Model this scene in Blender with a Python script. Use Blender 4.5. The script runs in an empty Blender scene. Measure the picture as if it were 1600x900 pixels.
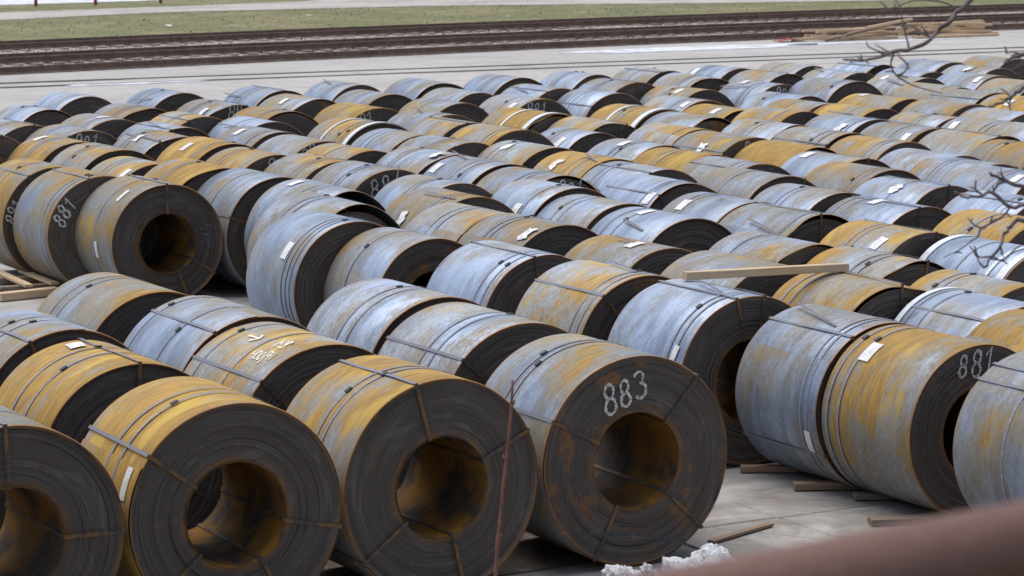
import bpy, math, random
import numpy as np
from mathutils import Matrix, Vector

# ------------------------------------------------------------------ camera, sky, sun, exposure
scn = bpy.context.scene
cam_data = bpy.data.cameras.new('camera')
cam = bpy.data.objects.new('camera', cam_data)
scn.collection.objects.link(cam)
cam_data.sensor_width = 36.0
cam_data.lens = 36.0 * 4541.0 / 1600.0
cam_data.clip_start = 0.1
cam_data.clip_end = 3000.0
cam_data.dof.use_dof = True
cam_data.dof.focus_distance = 26.0
cam_data.dof.aperture_fstop = 6.5
cam.matrix_world = (Matrix.Translation((0, 0, 5.315))
                    @ Matrix.Rotation(math.radians(90 - 8.170), 4, 'X')
                    @ Matrix.Rotation(math.radians(-0.359), 4, 'Z'))
scn.camera = cam

SUN_EL, SUN_AZ = math.radians(74), math.radians(-50)   # azimuth from +Y towards +X
world = bpy.data.worlds.new('World')
scn.world = world
world.use_nodes = True
wn = world.node_tree
wn.nodes.clear()
sky = wn.nodes.new('ShaderNodeTexSky')
sky.sky_type = 'NISHITA'
sky.sun_disc = False
sky.sun_elevation = SUN_EL
sky.sun_rotation = SUN_AZ
sky.air_density = 1.0
sky.dust_density = 1.5
sky.ozone_density = 1.0
hs = wn.nodes.new('ShaderNodeHueSaturation')
hs.inputs['Saturation'].default_value = 0.62
bg = wn.nodes.new('ShaderNodeBackground')
bg.inputs['Strength'].default_value = 0.085
wo = wn.nodes.new('ShaderNodeOutputWorld')
wn.links.new(sky.outputs[0], hs.inputs['Color'])
wn.links.new(hs.outputs[0], bg.inputs[0])
wn.links.new(bg.outputs[0], wo.inputs[0])

sun_data = bpy.data.lights.new('sun', 'SUN')
sun_data.energy = 1.5
sun_data.angle = math.radians(60)
sun_data.color = (1.0, 0.95, 0.88)
sun = bpy.data.objects.new('sun', sun_data)
scn.collection.objects.link(sun)
sd = Vector((math.sin(SUN_AZ) * math.cos(SUN_EL), math.cos(SUN_AZ) * math.cos(SUN_EL), math.sin(SUN_EL)))
sun.rotation_euler = sd.to_track_quat('Z', 'Y').to_euler()
sun.location = (0, 30, 40)

scn.view_settings.view_transform = 'Standard'
scn.view_settings.look = 'None'
scn.view_settings.gamma = 1.0
scn.view_settings.exposure = 0.95
scn.view_settings.use_curve_mapping = False

# ------------------------------------------------------------------ frame of the yard
YAW = math.radians(29.042)
RX, RY = math.cos(YAW), math.sin(YAW)          # along the rows
AX, AY = -math.sin(YAW), math.cos(YAW)         # along the coil axes, away from the camera

def w(s, a, z=0.0):
    return (s * RX + a * AX, s * RY + a * AY, z)

random.seed(11)
rng = np.random.default_rng(11)
COL = scn.collection

# ------------------------------------------------------------------ helpers
class NT:
    def __init__(self, name):
        self.m = bpy.data.materials.new(name)
        self.m.use_nodes = True
        self.t = self.m.node_tree
        self.b = self.t.nodes['Principled BSDF']
    def n(self, typ, **kw):
        nd = self.t.nodes.new(typ)
        for k, v in kw.items():
            setattr(nd, k, v)
        return nd
    def link(self, a, b):
        self.t.links.new(a, b)
    def put(self, sock, v):
        if isinstance(v, bpy.types.NodeSocket):
            self.link(v, sock)
        elif isinstance(v, tuple) and len(v) == 3 and sock.type == 'RGBA':
            sock.default_value = (*v, 1)
        else:
            sock.default_value = v
    def math(self, op, a, b=0.0, c=None, clamp=False):
        nd = self.n('ShaderNodeMath', operation=op, use_clamp=clamp)
        self.put(nd.inputs[0], a)
        self.put(nd.inputs[1], b)
        if c is not None:
            self.put(nd.inputs[2], c)
        return nd.outputs[0]
    def smooth(self, x, lo, hi):
        nd = self.n('ShaderNodeMapRange', interpolation_type='SMOOTHSTEP')
        self.put(nd.inputs[0], x)
        self.put(nd.inputs[1], lo)
        self.put(nd.inputs[2], hi)
        return nd.outputs[0]
    def mix(self, f, a, b):
        nd = self.n('ShaderNodeMix', data_type='RGBA')
        self.put(nd.inputs[0], f)
        self.put(nd.inputs[6], a)
        self.put(nd.inputs[7], b)
        return nd.outputs[2]
    def noise(self, vec, scale, detail=4.0, rough=0.55, dist=0.0):
        nd = self.n('ShaderNodeTexNoise')
        if vec is not None:
            self.link(vec, nd.inputs['Vector'])
        nd.inputs['Scale'].default_value = scale
        nd.inputs['Detail'].default_value = detail
        nd.inputs['Roughness'].default_value = rough
        nd.inputs['Distortion'].default_value = dist
        return nd.outputs[0]
    def scale(self, vec, s):
        nd = self.n('ShaderNodeVectorMath', operation='MULTIPLY')
        self.put(nd.inputs[0], vec)
        nd.inputs[1].default_value = s
        return nd.outputs[0]
    def add(self, vec, v2):
        nd = self.n('ShaderNodeVectorMath', operation='ADD')
        self.put(nd.inputs[0], vec)
        self.put(nd.inputs[1], v2)
        return nd.outputs[0]
    def prop(self, name):
        return self.n('ShaderNodeAttribute', attribute_type='OBJECT', attribute_name=name).outputs['Fac']
    def attr(self, name):
        return self.n('ShaderNodeAttribute', attribute_type='GEOMETRY', attribute_name=name).outputs['Fac']
    def uv(self):
        return self.n('ShaderNodeUVMap', uv_map='uv').outputs[0]
    def obj(self):
        return self.n('ShaderNodeTexCoord').outputs['Object']
    def seedvec(self):
        s = self.prop('seed')
        c = self.n('ShaderNodeCombineXYZ')
        self.link(self.math('MULTIPLY', s, 37.0), c.inputs[0])
        self.link(self.math('MULTIPLY', s, 91.0), c.inputs[1])
        self.link(self.math('MULTIPLY', s, 53.0), c.inputs[2])
        return c.outputs[0]
    def bump(self, h, strength, dist):
        nd = self.n('ShaderNodeBump')
        nd.inputs['Strength'].default_value = strength
        nd.inputs['Distance'].default_value = dist
        self.link(h, nd.inputs['Height'])
        self.link(nd.outputs[0], self.b.inputs['Normal'])
    def out(self, col=None, rough=None, metal=None, spec=None):
        for nm, v in (('Base Color', col), ('Roughness', rough), ('Metallic', metal), ('Specular IOR Level', spec)):
            if v is not None:
                self.put(self.b.inputs[nm], v)
        return self.m


def mesh(name, verts, faces, uvs=None, attrs=None, smooth=False):
    me = bpy.data.meshes.new(name)
    me.from_pydata([tuple(map(float, v)) for v in verts], [], faces)
    if uvs is not None:
        lay = me.uv_layers.new(name='uv')
        idx = np.empty(len(me.loops), dtype=np.int32)
        me.loops.foreach_get('vertex_index', idx)
        lay.data.foreach_set('uv', np.asarray(uvs, dtype=np.float32)[idx].ravel())
    if attrs:
        for k, v in attrs.items():
            at = me.attributes.new(k, 'FLOAT', 'POINT')
            at.data.foreach_set('value', np.asarray(v, dtype=np.float32))
    if smooth:
        me.polygons.foreach_set('use_smooth', [True] * len(me.polygons))
    me.update()
    return me


def obj(name, me, mat=None, parent=None, loc=None, rot=None, props=None):
    o = bpy.data.objects.new(name, me)
    COL.objects.link(o)
    if mat is not None and me is not None and len(me.materials) == 0:
        me.materials.append(mat)
    if parent is not None:
        o.parent = parent
    if loc is not None:
        o.location = loc
    if rot is not None:
        o.rotation_euler = rot
    if props:
        for k, v in props.items():
            o[k] = v
    return o


def tag(o, label=None, cat=None, group=None, kind=None):
    if label:
        o['label'] = label
    if cat:
        o['category'] = cat
    if group:
        o['group'] = group
    if kind:
        o['kind'] = kind
    return o


def box_data(cx, cy, cz, sx, sy, sz, bev=0.0, jit=0.0):
    v = []
    for z in (-1, 1):
        for y in (-1, 1):
            for x in (-1, 1):
                v.append((cx + x * sx / 2 + random.uniform(-jit, jit), cy + y * sy / 2 + random.uniform(-jit, jit),
                          cz + z * sz / 2 + random.uniform(-jit, jit)))
    f = [(0, 2, 3, 1), (4, 5, 7, 6), (0, 1, 5, 4), (2, 6, 7, 3), (0, 4, 6, 2), (1, 3, 7, 5)]
    return v, f


def tube_data(pts, radii, n=8, jit=0.0):
    pts = [Vector(p) for p in pts]
    V, F = [], []
    up = Vector((0.13, 0.31, 0.94))
    for i, p in enumerate(pts):
        d = (pts[min(i + 1, len(pts) - 1)] - pts[max(i - 1, 0)]).normalized()
        a = d.cross(up)
        if a.length < 1e-3:
            a = d.cross(Vector((1, 0, 0)))
        a.normalize()
        b = d.cross(a)
        for k in range(n):
            t = 2 * math.pi * k / n
            r = radii[i] * (1 + random.uniform(-jit, jit))
            V.append(p + a * (r * math.cos(t)) + b * (r * math.sin(t)))
    for i in range(len(pts) - 1):
        for k in range(n):
            F.append((i * n + k, i * n + (k + 1) % n, (i + 1) * n + (k + 1) % n, (i + 1) * n + k))
    F.append(tuple(range(n - 1, -1, -1)))
    m = (len(pts) - 1) * n
    F.append(tuple(range(m, m + n)))
    return V, F


def smooth_path(pts, sub=3):
    P = [Vector(p) for p in pts]
    out = []
    for i in range(len(P) - 1):
        p0, p1, p2, p3 = P[max(i - 1, 0)], P[i], P[i + 1], P[min(i + 2, len(P) - 1)]
        for k in range(sub):
            t = k / sub
            out.append(0.5 * ((2 * p1) + (p2 - p0) * t + (2 * p0 - 5 * p1 + 4 * p2 - p3) * t * t
                              + (3 * p1 - p0 - 3 * p2 + p3) * t ** 3))
    out.append(P[-1])
    return out

# ------------------------------------------------------------------ materials
def mat_barrel():
    t = NT('coil_outer_steel')
    uv = t.add(t.uv(), t.seedvec())
    rust, fl, tone = t.prop('rust'), t.prop('flaky'), t.prop('tone')
    big = t.noise(uv, 1.3, 3.0, 0.5, 0.4)
    streak = t.noise(t.scale(uv, (11.0, 1.3, 1.0)), 1.0, 5.0, 0.6, 0.3)
    flake = t.noise(t.scale(uv, (24.0, 10.0, 1.0)), 1.0, 7.0, 0.72, 0.9)
    fine = t.noise(t.scale(uv, (120.0, 14.0, 1.0)), 1.0, 3.0, 0.6)
    m = t.math('ADD', t.math('MULTIPLY', big, 0.52), t.math('MULTIPLY', streak, 0.30))
    m = t.math('ADD', m, t.math('MULTIPLY', t.math('SUBTRACT', flake, 0.5), fl))
    m = t.math('ADD', m, t.math('ADD', 0.09, t.math('MULTIPLY', t.attr('up'), 0.03)))
    thr = t.math('ADD', t.math('MULTIPLY', rust, -0.29), 0.665)
    film = t.smooth(m, t.math('SUBTRACT', thr, 0.14), t.math('ADD', thr, 0.02))
    rm = t.smooth(m, t.math('ADD', thr, 0.005), t.math('ADD', thr, 0.095))
    # thin scuffs where the film is rubbed back to scale
    scuff = t.noise(t.scale(t.add(uv, (7.1, 2.9, 0.0)), (46.0, 5.0, 1.0)), 1.0, 6.0, 0.75, 1.2)
    keep = t.math('SUBTRACT', 1.0, t.math('MULTIPLY', t.smooth(scuff, 0.54, 0.61), t.math('MULTIPLY', t.math('SUBTRACT', 1.1, rust), t.math('MULTIPLY', fl, 3.0))), clamp=True)
    film = t.math('MULTIPLY', film, keep)
    rm = t.math('MULTIPLY', rm, keep)
    # blue-grey mill scale, drifting gently in tone along the rolling direction
    n2 = t.noise(t.scale(t.add(uv, (11.3, 4.1, 0.0)), (3.6, 1.1, 1.0)), 1.0, 5.0, 0.58, 0.4)
    fl2 = t.noise(t.scale(t.add(uv, (3.3, 7.7, 0.0)), (30.0, 4.0, 1.0)), 1.0, 6.0, 0.7, 0.8)
    pale = t.smooth(t.math('ADD', t.math('MULTIPLY', n2, 0.62), t.math('MULTIPLY', fl2, 0.38)), 0.38, 0.60)
    steel = t.mix(pale, (0.20, 0.245, 0.335), (0.325, 0.40, 0.535))
    steel = t.mix(t.math('MULTIPLY', t.smooth(fine, 0.5, 0.75), 0.3), steel, (0.20, 0.215, 0.25))
    sc2 = t.noise(t.scale(t.add(uv, (1.9, 6.6, 0.0)), (21.0, 13.0, 1.0)), 1.0, 8.0, 0.74, 1.6)
    bare = t.math('MULTIPLY', t.smooth(t.math('ADD', t.math('MULTIPLY', sc2, 0.6), t.math('MULTIPLY', n2, 0.4)), 0.50, 0.535), t.math('MULTIPLY', fl, 2.4), clamp=True)
    steel = t.mix(t.math('MULTIPLY', bare, 0.8), steel, (0.43, 0.515, 0.655))
    film = t.math('MULTIPLY', film, t.math('SUBTRACT', 1.0, t.math('MULTIPLY', bare, t.math('MULTIPLY', t.math('SUBTRACT', 1.05, rust), 0.7))))
    tan = t.mix(t.smooth(flake, 0.4, 0.6), (0.295, 0.252, 0.165), (0.21, 0.17, 0.105))
    c = t.mix(t.math('MULTIPLY', film, 0.88), steel, tan)
    rc = t.mix(t.smooth(fl2, 0.38, 0.62), (0.465, 0.27, 0.034), (0.27, 0.16, 0.045))
    rc = t.mix(t.smooth(n2, 0.52, 0.64), rc, (0.52, 0.335, 0.058))
    c = t.mix(t.math('MULTIPLY', rm, 0.92), c, rc)
    # grime blotches and staining near the wrap's free end
    gr = t.noise(t.scale(t.add(uv, (5.5, 1.7, 0.0)), (5.0, 2.0, 1.0)), 1.0, 8.0, 0.72, 0.6)
    c = t.mix(t.math('MULTIPLY', t.smooth(gr, 0.56, 0.72), 0.55), c, (0.13, 0.105, 0.085))
    runs = t.noise(t.scale(t.add(uv, (2.2, 8.1, 0.0)), (38.0, 0.9, 1.0)), 1.0, 4.0, 0.6, 0.2)
    c = t.mix(t.math('MULTIPLY', t.smooth(runs, 0.58, 0.68), t.math('MULTIPLY', t.smooth(big, 0.42, 0.6), 0.6)), c, (0.20, 0.105, 0.04))
    tv = t.n('ShaderNodeVectorMath', operation='SCALE')
    t.link(c, tv.inputs[0])
    t.link(tone, tv.inputs['Scale'])
    c = tv.outputs[0]
    e = t.math('ADD', t.attr('edge'), t.math('MULTIPLY', t.math('SUBTRACT', streak, 0.5), 0.03))
    em = t.math('SUBTRACT', 1.0, t.smooth(e, 0.004, 0.02))
    c = t.mix(t.math('MULTIPLY', em, 0.8), c, (0.36, 0.17, 0.05))
    t.bump(t.math('ADD', flake, t.math('MULTIPLY', fine, 0.3)), 0.2, 0.003)
    met = t.math('MULTIPLY', t.math('SUBTRACT', 1.0, film), 0.42)
    r = t.math('ADD', 0.47, t.math('ADD', t.math('MULTIPLY', film, 0.2), t.math('MULTIPLY', rm, 0.1)))
    return t.out(c, r, met, 0.4)


def mat_face():
    t = NT('coil_end_wraps')
    su = t.n('ShaderNodeSeparateXYZ')
    t.link(t.uv(), su.inputs[0])
    cb = t.n('ShaderNodeCombineXYZ')
    t.link(su.outputs[0], cb.inputs[0])
    t.link(t.math('COSINE', su.outputs[1]), cb.inputs[1])
    t.link(t.math('SINE', su.outputs[1]), cb.inputs[2])
    uv = t.add(cb.outputs[0], t.seedvec())
    wraps = t.noise(t.scale(uv, (330.0, 0.9, 0.9)), 1.0, 3.0, 0.65)
    wide = t.noise(t.scale(uv, (26.0, 0.5, 0.5)), 1.0, 3.0, 0.6)
    blot = t.noise(t.scale(uv, (5.0, 2.2, 2.2)), 1.0, 5.0, 0.65, 0.4)
    c = t.mix(t.smooth(wraps, 0.40, 0.62), (0.046, 0.037, 0.033), (0.118, 0.098, 0.088))
    c = t.mix(t.smooth(wide, 0.38, 0.62), c, (0.076, 0.061, 0.054))
    rust = t.prop('face_rust')
    rm = t.smooth(blot, t.math('SUBTRACT', 0.70, t.math('MULTIPLY', rust, 0.28)), t.math('SUBTRACT', 0.84, t.math('MULTIPLY', rust, 0.22)))
    rim = t.attr('rf')
    edge = t.math('MAXIMUM', t.smooth(rim, 0.93, 0.995), t.math('SUBTRACT', 1.0, t.smooth(rim, 0.0, 0.16)))
    edge = t.math('MULTIPLY', edge, t.smooth(t.noise(t.scale(uv, (30.0, 3.0, 3.0)), 1.0, 4.0, 0.6), 0.36, 0.6))
    fleck = t.noise(t.scale(uv, (26.0, 7.0, 7.0)), 1.0, 4.0, 0.6, 0.3)
    rm = t.math('MAXIMUM', rm, t.math('MULTIPLY', t.smooth(fleck, 0.64, 0.72), t.math('ADD', 0.3, rust)))
    rm = t.math('MAXIMUM', t.math('MULTIPLY', rm, 0.85), t.math('MULTIPLY', edge, 0.85))
    wear = t.noise(t.scale(uv, (9.0, 1.4, 1.4)), 1.0, 7.0, 0.7, 0.5)
    c = t.mix(t.math('MULTIPLY', t.smooth(wear, 0.5, 0.7), 0.55), c, (0.16, 0.14, 0.13))
    gap = t.noise(t.scale(uv, (95.0, 0.35, 0.35)), 1.0, 2.0, 0.5)
    c = t.mix(t.smooth(gap, 0.60, 0.68), c, (0.018, 0.015, 0.014))
    c = t.mix(rm, c, (0.23, 0.105, 0.03))
    t.bump(t.math('ADD', wraps, t.math('MULTIPLY', wide, 0.8)), 0.4, 0.004)
    return t.out(c, 0.68, 0.0, 0.3)


def mat_bore():
    t = NT('coil_bore_rust')
    uv = t.add(t.uv(), t.seedvec())
    a = t.noise(t.scale(uv, (2.2, 2.2, 1.0)), 1.0, 5.0, 0.6, 0.3)
    b = t.noise(t.scale(uv, (22.0, 3.0, 1.0)), 1.0, 4.0, 0.6)
    c = t.mix(t.smooth(a, 0.38, 0.60), (0.25, 0.12, 0.018), (0.05, 0.044, 0.042))
    c = t.mix(t.math('MULTIPLY', t.smooth(b, 0.45, 0.7), 0.5), c, (0.22, 0.115, 0.035))
    t.bump(b, 0.3, 0.004)
    return t.out(c, 0.7, 0.0, 0.2)


def mat_strap(name, c0, c1, c2, lo, hi, rough=0.5, out=False):
    t = NT(name)
    v = t.add(t.obj(), t.seedvec())
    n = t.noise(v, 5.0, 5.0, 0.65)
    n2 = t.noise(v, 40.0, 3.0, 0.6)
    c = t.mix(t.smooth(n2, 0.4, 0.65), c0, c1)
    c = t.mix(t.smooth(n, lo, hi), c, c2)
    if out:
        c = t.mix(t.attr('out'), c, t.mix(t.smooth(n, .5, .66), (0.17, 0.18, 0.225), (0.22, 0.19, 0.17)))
    return t.out(c, rough, 0.0, 0.4)


def mat_tag(lines=True):
    t = NT('white_tag_paper')
    uv = t.uv()
    sx = t.n('ShaderNodeSeparateXYZ')
    t.link(uv, sx.inputs[0])
    n = t.noise(t.add(t.scale(uv, (1.0, 1.0, 1.0)), t.seedvec()), 3.0, 4.0, 0.6)
    row = t.math('GREATER_THAN', t.math('FRACT', t.math('MULTIPLY', sx.outputs[1], 9.0)), 0.72)
    wd = t.math('GREATER_THAN', t.noise(t.add(t.scale(uv, (14.0, 9.0, 1.0)), t.seedvec()), 1.0, 1.0, 0.5), 0.5)
    c = t.mix(t.smooth(n, 0.45, 0.7), (0.74, 0.74, 0.75), (0.50, 0.48, 0.45))
    if lines:
        c = t.mix(t.math('MULTIPLY', t.math('MULTIPLY', row, wd), 0.35), c, (0.25, 0.25, 0.27))
    return t.out(c, 0.55, 0.0, 0.4)


def mat_chalk():
    t = NT('white_chalk')
    v = t.add(t.obj(), t.seedvec())
    n = t.noise(v, 55.0, 4.0, 0.7)
    c = t.mix(t.smooth(n, 0.35, 0.66), (0.74, 0.73, 0.70), (0.26, 0.245, 0.235))
    return t.out(c, 0.9, 0.0, 0.1)


def mat_wood(name, a, b, g):
    t = NT(name)
    v = t.add(t.obj(), t.seedvec())
    n = t.noise(t.scale(v, (1.2, 16.0, 16.0)), 1.0, 5.0, 0.6, 0.6)
    n2 = t.noise(v, 2.6, 4.0, 0.6)
    c = t.mix(t.smooth(n, 0.35, 0.65), a, b)
    c = t.mix(t.smooth(n2, 0.46, 0.68), c, g)
    t.bump(n, 0.5, 0.006)
    return t.out(c, 0.8, 0.0, 0.2)


def mat_concrete():
    t = NT('yard_concrete')
    g = t.n('ShaderNodeNewGeometry').outputs['Position']
    s = t.prop('seed')
    a = t.noise(g, 0.22, 5.0, 0.6, 0.5)
    b = t.noise(g, 2.4, 6.0, 0.65)
    f = t.noise(g, 45.0, 4.0, 0.65)
    drift = t.noise(t.scale(g, (0.45, 0.9, 0.45)), 1.0, 4.0, 0.6, 1.2)
    c = t.mix(t.smooth(a, 0.35, 0.65), (0.455, 0.435, 0.42), (0.395, 0.38, 0.37))
    c = t.mix(t.math('MULTIPLY', t.smooth(b, 0.45, 0.72), 0.5), c, (0.255, 0.24, 0.225))
    c = t.mix(t.math('MULTIPLY', t.smooth(drift, 0.56, 0.70), 0.35), c, (0.245, 0.235, 0.23))
    c = t.mix(t.math('MULTIPLY', t.smooth(f, 0.35, 0.7), 0.28), c, (0.46, 0.445, 0.43))
    c = t.mix(t.math('MULTIPLY', s, 0.16), c, (0.24, 0.235, 0.23))
    d2 = t.noise(t.scale(g, (0.7, 0.7, 0.7)), 1.0, 6.0, 0.7, 0.8)
    c = t.mix(t.math('MULTIPLY', t.prop('dirt'), t.smooth(d2, 0.30, 0.62)), c, (0.175, 0.163, 0.15))
    c = t.mix(t.math('MULTIPLY', t.prop('dirt'), t.math('MULTIPLY', t.smooth(drift, 0.52, 0.66), 0.5)), c, (0.16, 0.125, 0.095))
    cr = t.n('ShaderNodeTexVoronoi', feature='DISTANCE_TO_EDGE')
    wv = t.add(g, t.scale(t.n('ShaderNodeTexNoise').outputs[1], (0.5, 0.5, 0.0)))
    t.link(wv, cr.inputs['Vector'])
    cr.inputs['Scale'].default_value = 0.22
    c = t.mix(t.math('MULTIPLY', t.math('SUBTRACT', 1.0, t.smooth(cr.outputs[0], 0.0012, 0.0032)), t.math('MULTIPLY', t.prop('dirt'), 0.55)), c, (0.09, 0.08, 0.07))
    t.bump(t.math('ADD', b, t.math('MULTIPLY', f, 0.35)), 0.35, 0.01)
    return t.out(c, 0.82, 0.0, 0.3)


def mat_mix(name, cols, scales, rough=0.85, bump=0.3, bd=0.02, sp=0.25):
    t = NT(name)
    g = t.n('ShaderNodeNewGeometry').outputs['Position']
    c = cols[0]
    last = None
    for col, (sc, lo, hi) in zip(cols[1:], scales):
        n = t.noise(g, sc, 6.0, 0.62, 0.3)
        last = n
        c = t.mix(t.smooth(n, lo, hi), c, col)
    if bump:
        t.bump(last, bump, bd)
    return t.out(c, rough, 0.0, sp)


M = {}
M['barrel'] = mat_barrel()
M['face'] = mat_face()
M['bore'] = mat_bore()
M['band'] = mat_strap('steel_band', (0.19, 0.20, 0.25), (0.28, 0.30, 0.37), (0.24, 0.19, 0.15), 0.55, 0.70)
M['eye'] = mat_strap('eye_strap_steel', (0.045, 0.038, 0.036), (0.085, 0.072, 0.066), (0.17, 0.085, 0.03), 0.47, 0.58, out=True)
M['eye2'] = mat_strap('loose_strap_steel', (0.10, 0.10, 0.12), (0.19, 0.20, 0.24), (0.20, 0.13, 0.08), 0.5, 0.66)
M['white_steel'] = mat_strap('bright_edge_steel', (0.62, 0.65, 0.70), (0.74, 0.77, 0.80), (0.48, 0.50, 0.54), 0.55, 0.7, 0.38)
M['seal'] = mat_strap('dark_seal', (0.03, 0.03, 0.035), (0.07, 0.07, 0.08), (0.12, 0.07, 0.04), 0.55, 0.7)
M['tag'] = mat_tag()
M['chalk'] = mat_chalk()
M['bright_chalk'] = mat_mix('cream_chalk', [(0.78, 0.73, 0.62), (0.55, 0.48, 0.36)], [(45.0, 0.48, 0.66)], bump=0.0)
M['faint'] = mat_mix('faint_chalk', [(0.16, 0.15, 0.145), (0.075, 0.065, 0.06)], [(30.0, 0.4, 0.6)], bump=0.0)
M['wood'] = mat_wood('fresh_pine', (0.60, 0.45, 0.30), (0.50, 0.35, 0.22), (0.46, 0.36, 0.27))
M['old_wood'] = mat_wood('weathered_wood', (0.27, 0.19, 0.13), (0.19, 0.135, 0.095), (0.20, 0.175, 0.15))
M['red_wood'] = mat_wood('reddish_wood', (0.33, 0.22, 0.16), (0.25, 0.16, 0.115), (0.30, 0.24, 0.19))
M['concrete'] = mat_concrete()
M['joint'] = mat_mix('joint_dirt', [(0.10, 0.09, 0.08), (0.16, 0.145, 0.125)], [(3.0, 0.4, 0.6)])
M['ballast'] = mat_mix('track_ballast', [(0.37, 0.335, 0.305), (0.24, 0.20, 0.175), (0.52, 0.50, 0.47)], [(0.7, 0.35, 0.65), (9.0, 0.56, 0.72)], bd=0.06, bump=0.8)
M['stone'] = mat_mix('ballast_stone', [(0.33, 0.31, 0.29), (0.16, 0.135, 0.12), (0.55, 0.53, 0.51)], [(1.3, 0.4, 0.6), (3.7, 0.60, 0.68)], bump=0.0)
M['rail'] = mat_mix('rusty_rail', [(0.19, 0.13, 0.10), (0.135, 0.095, 0.078)], [(4.0, 0.4, 0.6)], rough=0.6)
M['sleeper'] = mat_mix('tarred_sleeper', [(0.17, 0.135, 0.12), (0.26, 0.22, 0.195)], [(3.0, 0.4, 0.65)])
M['grass_ground'] = mat_mix('turf', [(0.15, 0.15, 0.07), (0.225, 0.195, 0.11), (0.115, 0.125, 0.05)], [(0.28, 0.42, 0.64), (1.6, 0.46, 0.62)], bd=0.05, bump=0.5)
M['blade'] = mat_mix('grass_blades', [(0.24, 0.25, 0.11), (0.33, 0.29, 0.16), (0.2, 0.22, 0.09)], [(0.3, 0.44, 0.62), (2.1, 0.45, 0.62)], bump=0.0)
M['path'] = mat_mix('gravel_path', [(0.40, 0.375, 0.35), (0.30, 0.275, 0.25), (0.46, 0.44, 0.42)], [(0.35, 0.4, 0.65), (3.0, 0.5, 0.7)])
M['snow'] = mat_mix('old_snow', [(0.64, 0.65, 0.68), (0.48, 0.49, 0.51), (0.13, 0.12, 0.11)], [(7.0, 0.42, 0.62), (34.0, 0.60, 0.65)], rough=0.7, bd=0.03, bump=0.8)
M['ice'] = mat_mix('thin_old_snow', [(0.66, 0.69, 0.75), (0.47, 0.47, 0.49)], [(1.3, 0.45, 0.6)], rough=0.5)
M['pipe'] = mat_mix('rusty_red_pipe', [(0.155, 0.086, 0.071), (0.135, 0.073, 0.060), (0.17, 0.098, 0.082)], [(3.0, 0.35, 0.7), (60.0, 0.45, 0.7)], rough=0.62, bd=0.002)
M['bark'] = mat_mix('grey_purple_bark', [(0.14, 0.115, 0.125), (0.20, 0.17, 0.18)], [(14.0, 0.4, 0.65)], bd=0.006)
M['red_bark'] = mat_mix('reddish_shoot_bark', [(0.23, 0.105, 0.085), (0.15, 0.075, 0.065)], [(16.0, 0.42, 0.65)], bd=0.003)
M['red_paint'] = mat_mix('faded_red_paint', [(0.38, 0.07, 0.05), (0.28, 0.09, 0.07)], [(3.0, 0.4, 0.65)], rough=0.5)
M['white_paint'] = mat_mix('white_paint', [(0.74, 0.74, 0.73), (0.6, 0.6, 0.58)], [(3.0, 0.5, 0.7)], rough=0.5)
M['card'] = mat_mix('red_cloth', [(0.34, 0.08, 0.06), (0.25, 0.07, 0.06)], [(6.0, 0.4, 0.6)])
M['shaded_dirt'] = mat_mix('shaded_dirty_concrete', [(0.13, 0.105, 0.085), (0.085, 0.066, 0.052), (0.19, 0.165, 0.14)], [(0.9, 0.4, 0.62), (6.0, 0.5, 0.68)])  # dark browns: shade of the row gaps put into the colour, plus rusty dirt
M['sunk_rail'] = mat_mix('worn_sunken_rail', [(0.22, 0.195, 0.18), (0.15, 0.13, 0.12)], [(1.2, 0.4, 0.6)], rough=0.6)
M['earth'] = mat_mix('bank_earth', [(0.12, 0.10, 0.075), (0.17, 0.15, 0.10), (0.07, 0.075, 0.035)], [(0.7, 0.4, 0.65), (2.3, 0.5, 0.65)], bd=0.05, bump=0.7)

# ------------------------------------------------------------------ the setting
def sheet(name, pts, z, mat, kind='structure', thick=None):
    """irregular flat sheet from (s, a) points, with a skirt when it has thickness"""
    n = len(pts)
    V = [w(s, a, z) for s, a in pts]
    F = [tuple(range(n))]
    if thick:
        V += [w(s, a, z - thick) for s, a in pts]
        F += [(i, i + n, (i + 1) % n + n, (i + 1) % n) for i in range(n)]
    o = obj(name, mesh(name, V, F), mat)
    tag(o, kind=kind)
    return o


g = sheet('ground', [(-700, -300), (900, -300), (900, 1500), (-700, 1500)], -0.12, M['grass_ground'])

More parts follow.
